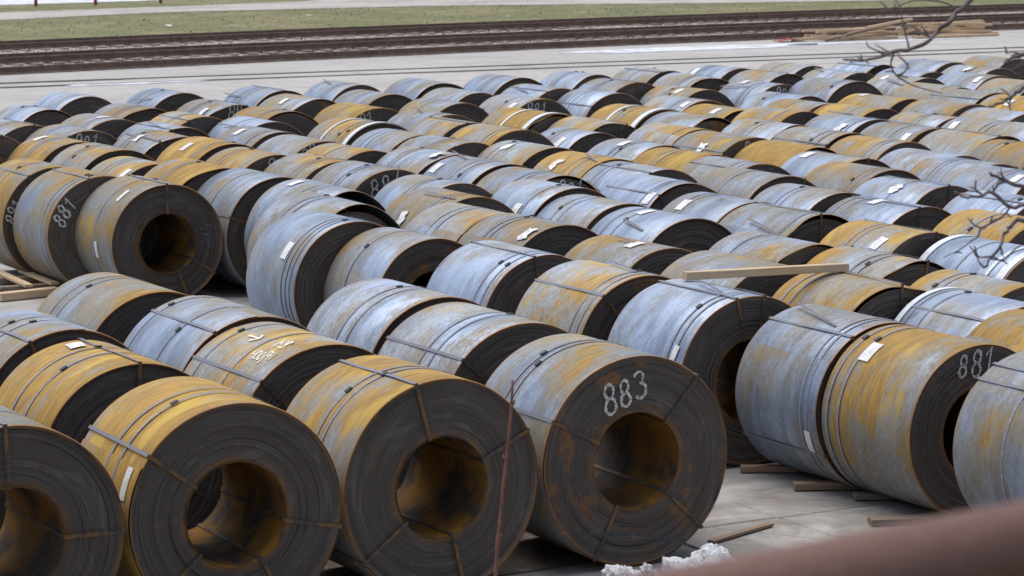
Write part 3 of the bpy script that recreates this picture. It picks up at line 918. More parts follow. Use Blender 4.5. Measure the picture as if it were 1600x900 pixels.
ORD = ['first', 'second', 'third', 'fourth', 'fifth', 'sixth', 'seventh', 'eighth', 'ninth', 'tenth', 'eleventh', 'twelfth', 'thirteenth', 'fourteenth', 'fifteenth', 'sixteenth', 'seventeenth']
COILS = [
('B4',-3.079,53.844,1.453,1.296,28.63,0.08,[],None),
('D5',4.226,57.716,1.451,1.266,29.22,0.12,[(0.84, -32)],None),
('E2',5.671,58.389,1.444,1.350,29.17,0.35,[],None),
('A1',-7.619,50.696,1.512,1.329,29.38,0.08,[],None),
('D1',1.315,55.507,1.497,1.270,29.17,0.20,[],None),
('D3',2.731,56.351,1.504,1.309,29.01,0.35,[],None),
('A2',-6.024,51.081,1.530,1.353,28.74,0.08,[],None),
('C3',-0.112,54.156,1.540,1.254,28.79,0.06,[],None),
('C1',-1.529,53.093,1.544,1.318,29.63,0.15,[],None),
('B2',-4.301,51.435,1.537,1.351,28.76,0.05,[],None),
('E5',7.059,57.649,1.517,1.241,29.33,0.10,[],None),
('F2b',8.492,58.223,1.505,1.257,28.58,0.10,[],None),
('F5',9.893,59.042,1.512,1.255,29.35,0.50,[],None),
('D4',3.447,54.838,1.494,1.260,29.15,0.30,[],None),
('A3',-7.951,48.382,1.475,1.345,28.80,0.15,[],None),
('E3',4.908,55.336,1.505,1.248,28.49,0.42,[],None),
('B5',-2.388,51.115,1.481,1.321,29.08,0.40,[],None),
('E6',6.333,55.861,1.479,1.312,28.74,0.30,[(0.81, 7)],('201', 0.01, 0.63)),
('B3',-3.631,50.232,1.484,1.352,28.80,0.42,[(0.5, -26)],None),
('C2',-0.869,51.593,1.474,1.353,29.00,0.28,[],None),
('A4',-6.301,48.474,1.482,1.266,29.08,0.45,[],None),
('F3b',7.780,56.293,1.453,1.321,28.99,0.10,[],None),
('B6',-4.954,49.137,1.488,1.345,28.85,0.25,[(0.23, -35)],('88', 0.01, 0.65)),
('C4',0.553,52.116,1.495,1.356,28.87,0.32,[],None),
('D2',1.968,52.856,1.538,1.276,29.34,0.40,[],None),
('F6',9.158,56.844,1.479,1.277,29.54,0.45,[(0.5, -21)],None),
('E4',4.599,53.377,1.452,1.331,29.54,0.10,[(0.71, -12)],('881', 0.05, 0.62)),
('D7',1.556,51.164,1.471,1.234,29.20,0.15,[],None),
('D8',3.130,51.881,1.468,1.355,29.02,0.65,[(0.38, -20)],None),
('C5',-1.148,49.371,1.462,1.335,29.13,0.52,[],None),
('F4b',7.346,54.039,1.491,1.283,28.91,0.45,[(0.75, -18)],None),
('C6',0.203,49.981,1.474,1.309,29.29,0.42,[(0.22, -35)],('881', -0.1, 0.59)),
('A9',-5.184,46.762,1.471,1.247,28.46,0.70,[],None),
('B7',-3.896,47.493,1.488,1.243,29.38,0.60,[],None),
('F7',8.743,54.611,1.495,1.333,29.46,0.20,[(0.15, -26)],None),
('A6',-6.498,46.025,1.505,1.298,29.10,0.42,[(0.34, -3)],None),
('B8',-2.476,48.045,1.496,1.341,28.96,0.82,[],('81', -0.27, 0.61)),
('A5',-7.685,45.027,1.507,1.298,29.51,0.40,[],None),
('E7',5.858,52.518,1.558,1.343,28.90,0.28,[],None),
('B9',-4.031,45.868,1.459,1.281,28.52,0.10,[],None),
('A11',-5.361,45.021,1.454,1.353,29.44,0.15,[],None),
('A7',-7.986,43.335,1.511,1.319,28.68,0.40,[],None),
('A8',-6.660,44.074,1.504,1.314,28.80,0.40,[],('881', -0.03, 0.62)),
('F8',7.652,51.962,1.482,1.321,28.61,0.55,[],None),
('D13',2.966,49.163,1.498,1.277,28.79,0.32,[(0.12, -25)],None),
('E8',4.729,49.861,1.497,1.261,29.38,0.15,[],None),
('F9',9.186,52.319,1.532,1.259,29.02,0.50,[],None),
('C7',-1.262,46.468,1.503,1.281,29.28,0.35,[],None),
('C9',0.346,46.960,1.476,1.500,28.96,0.92,[],None),
('E10',6.405,49.890,1.444,1.500,29.53,0.70,[(0.79, -5)],None),
('A12',-6.591,42.556,1.472,1.347,29.10,0.60,[(0.8, -15)],None),
('D10',2.115,47.433,1.491,1.500,29.42,0.80,[],None),
('A10',-5.191,43.126,1.503,1.289,29.04,0.42,[(0.56, -26)],None),
('B13',-3.771,43.941,1.474,1.311,28.84,0.30,[(0.67, -22)],None),
('D14',3.519,47.970,1.442,1.295,28.52,0.82,[(0.36, -22)],None),
('B11',-2.305,44.557,1.544,1.400,29.45,0.60,[],None),
('C8',-0.911,45.202,1.487,1.223,29.14,0.52,[],None),
('E9',4.936,48.456,1.488,1.256,28.72,0.60,[],None),
('F10',7.969,50.153,1.518,1.354,29.43,0.35,[],None),
('D12',1.305,45.871,1.421,1.285,29.28,0.55,[],('X', 0.11, 0.56)),
('D11',2.842,46.124,1.471,1.275,28.50,0.32,[],None),
('E12',4.336,46.609,1.505,1.258,29.45,0.65,[],None),
('E11',5.662,47.341,1.485,1.349,28.70,0.70,[],None),
('A13',-5.732,40.828,1.516,1.292,29.24,0.55,[],None),
('F11',8.630,48.674,1.513,1.335,29.39,0.80,[(0.5, -27)],None),
('B14',-2.998,42.216,1.488,1.294,29.31,0.42,[],('88', -0.28, 0.65)),
('F12',7.238,47.920,1.504,1.315,29.22,0.38,[],None),
('B12',-1.603,42.835,1.516,1.295,28.63,0.28,[],None),
('C11',1.022,44.291,1.390,1.155,28.94,0.10,[(0.33, -38)],None),
('A14',-4.249,41.348,1.540,1.341,28.47,0.80,[(0.6, -28)],None),
('C10',-0.175,43.401,1.531,1.294,29.64,0.55,[],None),
('D15',2.560,44.460,1.433,1.310,28.64,0.58,[],None),
('E14',4.021,44.812,1.453,1.353,29.19,0.32,[],None),
('E13',5.355,45.470,1.479,1.310,28.49,0.08,[(0.27, -37)],None),
('F13',7.949,46.817,1.454,1.253,29.58,0.38,[],None),
('E20',6.694,46.091,1.444,1.305,28.57,0.48,[],None),
('A18',-5.072,39.451,1.446,1.273,29.30,0.60,[(0.12, -34)],None),
('B15',-2.276,40.893,1.474,1.322,29.54,0.70,[],None),
('L0',-6.302,38.621,1.505,1.338,28.53,0.68,[],('891', -0.64, 0.2)),
('C12',-0.904,41.540,1.527,1.342,29.62,0.38,[],None),
('B16',-3.527,40.072,1.503,1.334,28.79,0.60,[],('88', -0.01, 0.66)),
('F14',7.404,44.789,1.475,1.321,28.90,0.45,[(0.81, -31)],None),
('C14',0.287,40.662,1.521,1.300,29.17,0.42,[(0.68, -20)],None),
('A19',-4.115,38.196,1.534,1.327,28.60,0.80,[],None),
('C13',-1.099,39.876,1.520,1.329,28.62,0.45,[(0.12, -13)],None),
('L1',-5.528,37.416,1.501,1.336,28.51,0.55,[],('881', -0.54, 0.33)),
('B17',-2.585,39.019,1.517,1.282,29.50,0.50,[],None),
('E19',6.033,43.829,1.482,1.328,28.89,0.52,[(0.15, -36)],None),
('D17',3.141,42.110,1.518,1.352,29.03,0.62,[(0.44, -41)],('8', -0.13, 0.69)),
('E15',4.637,42.889,1.498,1.323,29.57,0.52,[],None),
('D16',1.817,41.136,1.503,1.260,29.16,0.25,[(0.56, -15)],None),
('L2',-4.581,36.426,1.496,1.265,29.13,0.56,[(0.27, -37), (0.42, -96)],('974', 0.53, 0.09)),
('B19',-3.251,37.139,1.504,1.310,29.33,0.30,[],None),
('F16',7.903,43.342,1.504,1.291,29.28,0.30,[],None),
('E16',3.943,41.018,1.469,1.286,28.76,0.78,[],None),
('E17',5.326,41.706,1.473,1.246,29.10,0.65,[],None),
('B18',-1.839,37.765,1.531,1.344,28.60,0.45,[],('88/', -0.11, 0.58)),
('C15',-0.381,38.461,1.519,1.357,28.96,0.12,[(0.88, -34)],None),
('F15',6.745,42.326,1.502,1.334,28.51,0.52,[],None),
('D18',1.070,39.010,1.522,1.302,28.82,0.82,[(0.67, -33)],None),
('D19',2.409,39.761,1.496,1.316,29.19,0.88,[],None),
('G2',-2.387,35.879,1.493,1.315,28.62,0.32,[(0.75, -13)],None),
('H11',0.311,37.195,1.499,1.293,29.53,0.38,[],('881', 0.15, 0.65)),
('F17',7.282,41.010,1.463,1.278,28.75,0.50,[],None),
('D20',2.994,38.594,1.486,1.244,28.66,0.35,[],('8', 0.15, 0.64)),
('G7',-0.950,36.376,1.487,1.243,29.05,0.42,[],None),
('I1',1.679,37.854,1.499,1.261,29.11,0.20,[],None),
('E18',4.404,39.130,1.489,1.254,29.30,0.30,[(0.83, -15)],None),
('F18',5.781,39.724,1.471,1.285,29.23,0.10,[],None),
('H12',0.489,35.730,1.496,1.231,28.89,0.12,[(0.37, -52)],None),
('I3',3.150,37.119,1.484,1.338,29.15,0.42,[],None),
('G3',-2.172,34.039,1.527,1.316,29.20,0.35,[],None),
('G8',-0.732,34.822,1.493,1.296,28.60,0.50,[(0.6, -53)],None),
('I2',1.891,36.295,1.490,1.240,29.33,0.06,[(0.12, -41)],None),
('K1',6.054,38.378,1.490,1.283,28.54,0.28,[],None),
('J3',4.584,37.637,1.494,1.284,28.73,0.65,[],None),
('H13',1.062,34.620,1.424,1.218,28.55,0.15,[],None),
('G9',-0.428,33.177,1.488,1.313,28.72,0.50,[],None),
('J4',3.695,35.400,1.450,1.253,28.48,0.32,[],None),
('G4',-2.009,32.084,1.540,1.262,29.34,0.20,[(0.34, -55)],None),
('J5',5.039,36.046,1.464,1.312,29.49,0.20,[(0.46, -27)],None),
('K2',6.422,36.870,1.506,1.355,29.02,0.10,[(0.2, -23)],None),
('I4',2.525,33.998,1.508,1.241,28.59,0.20,[(0.76, -31)],None),
('G5',-1.125,31.148,1.453,1.185,30.54,0.38,[],None),
('G10',0.242,31.803,1.523,1.305,29.24,0.50,[(0.12, -29)],None),
('I5',1.688,32.362,1.516,1.313,28.83,0.06,[(0.63, -8)],None),
('J7',4.419,33.670,1.477,1.314,29.31,0.10,[(0.58, -9)],None),
('J6',3.143,32.858,1.498,1.303,29.40,0.42,[],None),
('K3',5.945,34.391,1.464,1.316,28.51,0.08,[],None),
('M4',0.021,29.730,1.470,1.347,28.62,0.15,[],None),
('M3',1.307,30.415,1.442,1.292,29.58,0.48,[(0.36, -10)],None),
('M2',2.835,30.667,1.444,1.275,29.26,0.38,[],None),
('J8',4.143,31.346,1.468,1.286,28.71,0.60,[(0.26, -34)],None),
('K4',5.499,31.998,1.508,1.350,28.58,0.85,[],None),
('N1',-3.570,26.730,1.560,1.500,29.44,0.55,[],None),
('L2b',3.761,29.615,1.405,1.290,29.43,0.50,[],None),
('M1',2.256,28.517,1.511,1.300,29.24,0.48,[],None),
('M5',0.955,27.690,1.536,1.271,29.61,0.62,[],None),
('L1b',5.121,30.131,1.432,1.497,28.61,0.10,[],None),
('N6',-0.955,26.115,1.580,1.390,29.15,0.30,[],None),
('N3',-3.959,24.187,1.600,1.242,29.41,0.30,[],None),
('N2',-2.487,24.939,1.600,1.420,28.44,0.30,[],None),
('L3',3.268,27.098,1.518,1.297,28.24,0.78,[],None),
('M6',1.827,26.250,1.548,1.299,29.19,0.12,[(0.12, -70)],None),
('L4',4.572,27.773,1.404,1.315,28.72,0.58,[],None),
('N7',-0.224,24.468,1.600,1.370,29.13,0.38,[],None),
('N4b',-4.694,21.841,1.605,1.273,29.46,0.50,[],None),
('N5',-1.787,23.300,1.617,1.352,29.06,0.60,[],None),
('N4',-3.189,22.477,1.611,1.304,28.96,0.88,[(0.8, -7)],None),
('L5',4.302,26.117,1.459,1.269,28.90,0.06,[],None),
('B',2.909,25.077,1.479,1.240,28.84,0.35,[(0.12, -110)],None),
('L6',4.735,24.867,1.450,1.288,28.61,0.75,[],None),
('883',0.664,22.429,1.650,1.220,27.94,0.42,[],('883', -0.11, 0.55)),
('881',3.539,23.987,1.461,1.228,29.18,0.66,[(0.74, -38)],('881', -0.06, 0.58)),
('F2',-0.826,21.508,1.640,1.220,30.04,0.72,[],None),
('F4',-3.698,19.832,1.630,1.200,29.33,0.55,[],None),
('F3',-2.236,20.670,1.630,1.230,27.14,0.92,[(0.12, -70)],None),
('T3',4.436,22.416,1.500,1.240,28.86,0.36,[],None),
]

NEAR = {'F2', 'F3', 'F4', '883', 'B', '881', 'T3', 'N1', 'N2', 'N3', 'N4', 'N4b', 'N5', 'N6', 'N7', 'M1', 'M3', 'M4', 'M5', 'M6', 'G4', 'G5', 'L0', 'L1', 'L2', 'L3', 'L5', 'L6', 'L4', 'L2b', 'G10', 'I5'}
# angles (degrees from the top, clockwise seen from the front) of straps through the eye
EYES = {'883': [-63, 42, -153, 135], 'F2': [-15, 64, -127, 167], 'F3': [-53, 102, -133, 152], 'F4': [-2, 91, 178, -95],
        'L2': [0, 123, 160], 'M6': [-12, 10, 120, -118], 'B': [-30, 60, -120], '881': [150], 'N7': [-48, 70, 170],
        'N5': [-46, 75, 165], 'N2': [-30, 100, 190], 'N3': [-25, 95, 200], 'N4': [2, 118, -120], 'M4': [-10, 100, -125],
        'M5': [-38, 62, 180], 'L3': [2, 110, -115], 'J6': [0, 120, 240], 'J7': [-6, 115, 235], 'J8': [8, 100, 230], 'E3': [0, 110, 240],
        'N6': [], 'N1': [], 'G4': [], 'G5': [], 'T3': [-42, -28, 90], 'L1': [-14, 130], 'L0': [-30, 120], 'I5': [], 'G10': []}
BANDS = {'883': [.60, .68], 'F2': [.40, .49], 'F3': [.34, .50], 'F4': [.5], 'N1': [.66, .78], 'N2': [.42, .9], 'N3': [.45, .62], 'N4': [.42, .64],
         'N5': [.44, .86], 'N6': [.40, .53], 'N7': [.34, .46], 'M4': [.10, .22], 'M5': [.08, .18], 'M6': [.12, .20], 'G4': [.10, .18, .27],
         'G5': [.62], 'B': [.12, .19], '881': [.80, .93], 'T3': [.5], 'L2': [.5], 'L1': [.10, .2], 'L3': [.75, .86], 'L5': [.72, .88],
         'I5': [.66, .82], 'I4': [.7, .8], 'I2': [.16, .22], 'J7': [.78, .9], 'J6': [.12]}
WHITE = {'B11': [(.04, .11), (.62, .05)], 'C9': [(.05, .12), (.55, .06)], 'D10': [(.05, .13), (.62, .06)], 'L1b': [(.05, .12), (.20, .05), (.95, .10)], 'L5': [(.955, .07)]}
FACE_RUST = {'883': .62, 'F2': .25, 'F3': .35, 'F4': .3, 'G5': .8, 'D11': 1.0, 'M5': .55, 'L3': .5, 'L2b': .45, 'N1': .4, 'B8': .5, 'G8': .6, 'C7': .5}
PROUD = {'C11': .05, 'F2': .018, 'N4': .03, 'N6': .03, 'N1': .035, 'N3': .025, 'N2': .02, 'L2': .07, 'E18': .05, 'J7': .03, 'F15': .03, 'J3': .03, 'C15': .05, 'H13': .04, 'I2': .03}
DENT = {'G2': (-.5, .55, .12), 'G3': (-.55, .5, .10), 'J6': (-.6, .3, .05), 'L2b': (-.35, .3, .035), 'D11': (-.5, .3, .05), 'L3': (.2, .25, .03)}
LABELS = {
    '883': 'rust-rimmed steel coil chalked 883 on its end, rightmost of the front row',
    'F2': 'tan and gold steel coil in the front row, left of the coil chalked 883',
    'F3': 'golden-orange steel coil with two bands and a tag, third in the front row',
    'F4': 'steel coil cut off by the left edge, leftmost of the front row',
    'B': 'blue-grey steel coil with small tag, touching the back of the orange coil chalked 881',
    '881': 'orange-rusted steel coil chalked 881 with a white tag, beside the bare concrete',
    'T3': 'blue-grey steel coil cut off by the right edge, in front of the orange one',
    'N1': 'tan steel coil with two pale bands, alone before the coil chalked 974',
    'N2': 'pale grey steel coil with crossed straps, behind the coil chalked with an arrow',
    'N3': 'grey steel coil with crossed straps at the left edge, behind the yellow-rusted one',
    'N4': 'yellow-rusted steel coil with a white tag, left of the coil chalked with an arrow',
    'N4b': 'steel coil nearly hidden at the left edge, beside the yellow-rusted coil',
    'N5': 'rusty steel coil with an arrow and letters chalked on its top',
    'N6': 'pale scuffed steel coil with two bands, behind the left neighbour of coil 883',
    'N7': 'scuffed grey steel coil directly behind the one chalked 883',
    'M6': 'pale blue-grey steel coil with an open dark bore, just right of the coil 883',
    'M5': 'tan flaking steel coil behind coil 883, with a loose strap on its side',
    'M4': 'pale blue-grey steel coil left of the tan flaking one, in the middle of the photo',
    'M1': 'half grey steel coil under the left half of the loose timber beam',
    'L3': 'golden-orange steel coil under the right end of the loose timber beam',
    'L5': 'pale blue-grey steel coil with a bright rear edge, behind the coil chalked 881',
    'L6': 'orange steel coil barely showing at the right edge, beside the coil chalked 881',
    'G4': 'big grey steel coil with square white tag, left of the middle of the photo',
    'G5': 'steel coil with a rust-brown end and half-seen bore, touching the big tagged coil',
    'L2': 'steel coil chalked 974 with its whole end and bore in view, at the left',
    'L1': 'grey steel coil chalked 881 just behind the coil chalked 974',
    'L0': 'rusty steel coil at the left edge, last of the three in line with coil 974',
    'L1b': 'pale steel coil with bright white edge bands at the right edge',
    'C9': 'golden coil with white edge bands, left of the other two-banded orange one',
    'D10': 'orange coil with two white bands, right of the golden white-banded one',
    'B11': 'leftmost of the three orange coils with white bands, in the far half',
    'G2': 'grey coil with a bent flat-topped end, behind its twin at the photo middle left',
    'G3': 'grey coil with a bent dark end and curled strap, behind the big tagged coil',
    'D12': 'tan coil with a chalked X on its dark end, far middle',
}
LOOSE = {'M5', 'M6', 'J6', 'M2', 'M3', 'C4', 'F2b', 'D2', 'A11', 'B', 'I5'}
FLAKY = {'883': .24, 'N6': .32, 'N7': .34, 'N5': .34, 'M5': .34, 'M4': .26, 'M6': .24, 'N2': .10, 'N1': .10, 'N3': .12, 'N4': .14, 'F3': .12, 'F2': .18, 'G4': .12, 'L1': .10, 'L2': .12, 'B': .24, '881': .24, 'T3': .16}
TONE = {'N6': 1.08, 'N7': 1.05, 'M4': 1.08, 'M6': 1.05, 'L5': 1.05, 'F3': 1.05, 'N4': 1.0, 'B': .82, 'T3': .85, '881': .88, 'N1': .88, 'L1': .85, 'L2': .82, 'G4': .9, 'N2': .95}
THR = [45.9, 44.2, 41.9, 40.35, 39.0, 37.2, 35.5, 34.0, 32.4, 30.8, 29.3, 27.6, 25.9, 24.3, 22.1, 20.5, -99]


def front_sa(c):
    _, x, y, D, W, yd, *_r = c
    s, a = x * RX + y * RY, x * AX + y * AY - W / 2
    return s, a


rows = {}
for c in COILS:
    s, a = front_sa(c)
    ri = next(i for i, t in enumerate(THR) if a > t)
    rows.setdefault(ri, []).append((s, c[0]))
place = {}
for ri, lst in rows.items():
    for k, (s, cid) in enumerate(sorted(lst)):
        place[cid] = (ri, k)

for c in COILS:
    cid, x, y, D, W, yd, rust, tags_, chalk = c
    rnd = random.Random(cid)
    near = cid in NEAR
    n = 112 if near else 60
    R = D / 2
    seed = rnd.random() * 10
    root = obj('steel_coil', None, loc=(x, y, 0), rot=(0, 0, math.radians(yd)))
    lab = LABELS.get(cid)
    if not lab:
        ri, k = place[cid]
        extra = ' with white tag' if tags_ else ''
        if chalk:
            extra = ' with chalk marks'
        lab = '%s coil%s, %s from left, %s row from railway' % (colour_words(rust), extra, ORD[k], ORD[ri])
    tag(root, lab, 'steel coil', 'steel coils laid out in rows on the yard')
    P = {'rust': float(min(1.0, max(0.0, rust + rnd.uniform(-.03, .03)))), 'seed': seed,
         'tone': TONE.get(cid, rnd.uniform(.80, 1.08)), 'flaky': FLAKY.get(cid, rnd.uniform(.08, .30)),
         'face_rust': FACE_RUST.get(cid, rnd.uniform(.05, .5))}
    lift = (0, 0, R)
    step = rnd.uniform(.004, .007)
    tail = math.radians(rnd.uniform(-75, 20)) if rnd.random() < .35 else math.radians(rnd.uniform(90, 240))
    if cid == 'F3':
        tail, step = math.radians(-60), .009
    dent = DENT.get(cid)
    if dent is None and not near and rnd.random() < .22:
        dent = (rnd.uniform(-.9, .5), rnd.uniform(.2, .45), rnd.uniform(.015, .04))
    obj('outer_wrap', outer_wrap_mesh(D, W, tail, n, step, dent), M['barrel'], root, lift, props=P)
    proud = PROUD.get(cid, rnd.choice((0, 0, .008, .015, .03)))
    if chalk and cid not in PROUD:
        proud = 0.004
    dd = D - 2 * (step + (dent[2] * 1.0 if dent else 0)) if dent else D - 2 * step
    obj('end_face', end_face_mesh(dd, W, n, 46 if near else 14, cid, True, proud, .0035 if near else .003), M['face'], root, lift, props=P)
    obj('end_face', end_face_mesh(D - 2 * step, W, 40, 5, cid + 'b', False, 0.004, .003), M['face'], root, lift, props=P)
    obj('bore_wall', bore_mesh(W, 64 if near else 36), M['bore'], root, lift, props=P)
    # bands round the barrel
    fr = BANDS.get(cid)
    if fr is None:
        b0 = rnd.uniform(.12, .7)
        fr = rnd.choice(([b0], [b0, b0 + rnd.uniform(.07, .14)], [b0, b0 + rnd.uniform(.07, .14)], []))
    for f in fr:
        yb = -W / 2 + f * W
        rb = R + 0.0022
        bo = obj('band', ring_mesh('band', rb, yb, .026, .002, n), M['band'], root, lift, props={'seed': seed})
        if rnd.random() < (.6 if near else .3):
            th = math.radians(rnd.uniform(-40, 12))
            sv, sf = box_data(0, 0, 0, .055, .042, .012)
            so = obj('seal', mesh('seal', sv, sf), M['seal'], bo, on_barrel(rb, yb, th, .008), (0, th, 0), props={'seed': seed})
    # straps through the eye
    eyes = EYES.get(cid)
    if eyes is None:
        if rnd.random() < .45:
            e0 = rnd.uniform(-55, 55)
            eyes = [e0, e0 + rnd.uniform(95, 140), e0 - rnd.uniform(95, 130)]
        else:
            eyes = []
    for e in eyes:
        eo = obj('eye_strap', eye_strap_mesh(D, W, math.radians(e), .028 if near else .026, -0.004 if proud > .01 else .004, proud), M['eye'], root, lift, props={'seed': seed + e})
    # bright bands at the edges
    for f, wd in WHITE.get(cid, []):
        obj('edge_band', ring_mesh('edge_band', R + .002, -W / 2 + f * W, wd, .010, n), M['white_steel'], root, lift, props={'seed': seed})
    # loose ends of strapping lying on top
    if cid in LOOSE or (cid not in NEAR and rnd.random() < .16):
        L = rnd.uniform(.35, .8)
        y0 = rnd.uniform(-W / 2, W / 2 - L * .6)
        a0 = math.radians(rnd.uniform(-55, 5))
        tw = rnd.uniform(-.25, .25)
        A1, V, F = [], [], []
        for q in range(9):
            f = q / 8
            yy, aa, off = y0 + L * f, a0 + tw * f, .006 + rnd.uniform(.03, .09) * max(0, f - .35) ** 1.5 + .02 * math.sin(f * 3.1)
            for du in (-.013, .013):
                for dz in (0, .0025):
                    V.append(on_barrel(R, yy, aa + du / R, off + dz))
        for q in range(8):
            b, e = q * 4, q * 4 + 4
            F += [(b, b + 2, e + 2, e), (b + 1, e + 1, e + 3, b + 3), (b, e, e + 1, b + 1), (b + 2, b + 3, e + 3, e + 2)]
        obj('loose_strap', mesh('loose_strap', V, F), M['eye2'], root, lift, props={'seed': seed})
    # paper tags
    for (f, ang) in tags_:
        torn = cid in ('C13', 'C14', 'D18', 'E13', 'G10', 'G8', 'J5', 'D17', 'F6', 'A10')
        wy, wa = (.15, .20)
        if cid in ('881', 'G4'):
            wy, wa = .14, .21
        if cid in ('B', 'M6', 'L2'):
            wy, wa = .085, .20
        if cid == 'F3':
            wy, wa = .10, .24
        if cid == 'N4':
            wy, wa = .20, .13
        if torn:
            wy, wa = wy * 1.35, wa * 1.15
        ff = min(max(f, .1), .9)
        obj('paper_tag', tag_mesh(R, -W / 2 + ff * W, math.radians(ang), wy, wa, rnd.uniform(-.15, .15), torn), M['tag'], root, lift, props={'seed': seed})
    # chalk numbers
    if chalk:
        txt, cx, cz = chalk
        rad = math.hypot(cx, cz)
        hgt = {'883': .235, '881': .21, 'L1': .20, 'L0': .18, 'B18': .27, 'L2': .15, 'B16': .24, 'C6': .23}.get(cid, .22)
        rmax = R - hgt * .58 - .02
        rmin = RB + hgt * .55
        if rad > rmax:
            cx, cz = cx * rmax / rad, cz * rmax / rad
        rot = {'883': .30, 'L1': .95, 'L0': 1.1, 'L2': -1.5, 'B14': .5, 'B8': .3, 'B18': .25, '881': .05}.get(cid, 0.0)
        yf = -W / 2 - .004 + (proud if proud else 0) - .004
        cr, sr = math.cos(rot), math.sin(rot)
        obj('chalk_mark', strokes_mesh('chalk_mark', txt, hgt, .024 if near else .022,
                                       lambda px, py: (cx + px * cr - py * sr, yf, cz + px * sr + py * cr), adv=.62), M['faint'] if cid in ('L2', 'D12', 'D20', 'E6') else M['chalk'], root, lift, props={'seed': seed})
    if cid == 'N5':
        def cylmap(u0, a0):
            return lambda px, py: on_barrel(R, -W / 2 + u0 * W - px, a0 + py / R, .007)
        def cylmap2(u0, a0):
            return lambda px, py: on_barrel(R, -W / 2 + u0 * W - px * .95, a0 + py / R + px * .10, .007)
        obj('chalk_mark', strokes_mesh('chalk_mark', '>', .19, .026, cylmap(.66, math.radians(-19))), M['bright_chalk'], root, lift, props={'seed': seed})
        obj('chalk_mark', strokes_mesh('chalk_mark', 'HB', .16, .022, cylmap2(.24, math.radians(-16)), -.1), M['bright_chalk'], root, lift, props={'seed': seed})
        obj('chalk_mark', strokes_mesh('chalk_mark', 'YOOPN', .14, .018, cylmap2(.26, math.radians(-29)), -.1, adv=.5), M['bright_chalk'], root, lift, props={'seed': seed})

# ------------------------------------------------------------------ timber
def plank(name, p0, p1, wd, th, mat, label, cat='plank', group=None, roll=0.0):
    """a sawn timber from p0 to p1 (points on its underside's middle line)"""
    p0, p1 = Vector(p0), Vector(p1)
    d = p1 - p0
    L = d.length
    bv = min(wd, th) * .06
    V, F = [], []
    nx = 5
    bow = random.uniform(-.004, .004)
    sec = [(-wd / 2 + bv, 0), (wd / 2 - bv, 0), (wd / 2, bv), (wd / 2, th - bv), (wd / 2 - bv, th), (-wd / 2 + bv, th), (-wd / 2, th - bv), (-wd / 2, bv)]
    for i in range(nx + 1):
        x = L * i / nx
        for (yy, zz) in sec:
            V.append((x, yy + random.uniform(-.0015, .0015), zz + bow * math.sin(math.pi * i / nx)))
    n = len(sec)
    for i in range(nx):
        for k in range(n):
            F.append((i * n + k, i * n + (k + 1) % n, (i + 1) * n + (k + 1) % n, (i + 1) * n + k))
    F = [tuple(reversed(f)) for f in F]
    F.append(tuple(range(n)))
    F.append(tuple(range(nx * n + n - 1, nx * n - 1, -1)))
    o = obj(name, mesh(name, V, F), mat, props={'seed': random.random() * 9})
    o.location = p0
    o.rotation_euler = (roll, -math.asin(max(-1, min(1, d.z / L))), math.atan2(d.y, d.x))
    tag(o, label, cat, group)
    return o


# long beam lying across two coils
plank('timber_beam', w(14.33, 22.52, 1.555), w(16.08, 22.40, 1.527), .09, .075, M['wood'],
      'long pale sawn timber beam lying across the tops of two coils', 'timber')

# chocks and boards on the bare concrete at the right
for (s0, a0, s1, a1, wd, th, mt, lab) in (
        (14.10, 21.22, 14.72, 20.86, .10, .055, 'red_wood', 'reddish wooden chock under the rear of the blue-grey coil'),
        (14.08, 20.36, 14.62, 20.10, .11, .06, 'red_wood', 'wooden chock on the concrete between the blue-grey and orange coils'),
        (14.30, 19.78, 14.66, 19.62, .12, .05, 'old_wood', 'small dark wooden chock under the orange coil chalked 881'),
        (13.84, 18.92, 14.66, 18.62, .14, .05, 'old_wood', 'thin wooden board lying on concrete just above the rusty pipe'),
        (12.36, 19.02, 13.12, 19.30, .07, .022, 'old_wood', 'weathered stick lying on concrete right of the coil chalked 883'),
        (12.66, 21.9, 13.30, 21.8, .12, .08, 'old_wood', 'dark wooden chock in the shade beside the rear of coil 883')):
    plank('wooden_chock', w(s0, a0, .004), w(s1, a1, .004), wd, th, M[mt], lab, 'chock' if 'chock' in lab else 'board', 'loose wood on the concrete')

# dunnage boards at the left, beside the end-to-end coils
for i, (s0, a0, s1, a1, z, wd, th, mt, lab) in enumerate((
        (11.50, 36.30, 12.96, 36.05, .004, .12, .09, 'old_wood', 'dark weathered bearer at the left edge, rear one of the pair'),
        (11.30, 35.42, 13.00, 35.30, .004, .12, .09, 'old_wood', 'dark weathered bearer at the left edge, front one of the pair'),
        (12.02, 35.10, 12.16, 36.70, .098, .11, .035, 'wood', 'pale board laid across the bearers, nearest the left edge'),
        (12.42, 35.05, 12.54, 36.70, .098, .11, .035, 'wood', 'pale board laid across the bearers, second from the left'),
        (12.78, 35.08, 12.84, 36.50, .098, .11, .035, 'wood', 'pale board laid across the bearers, beside the coil'),
        (11.9, 34.72, 12.72, 34.86, .004, .14, .10, 'wood', 'thick pale timber lying in front of the bearers at left'))):
    plank('dunnage_board', w(s0, a0, z), w(s1, a1, z), wd, th, M[mt], lab, 'board', 'dunnage boards at the left edge')
plank('dunnage_board', w(12.3, 26.2, .004), w(13.4, 26.0, .004), .14, .09, M['wood'], 'pale timber on the ground between coils left of the big tagged coil', 'board')

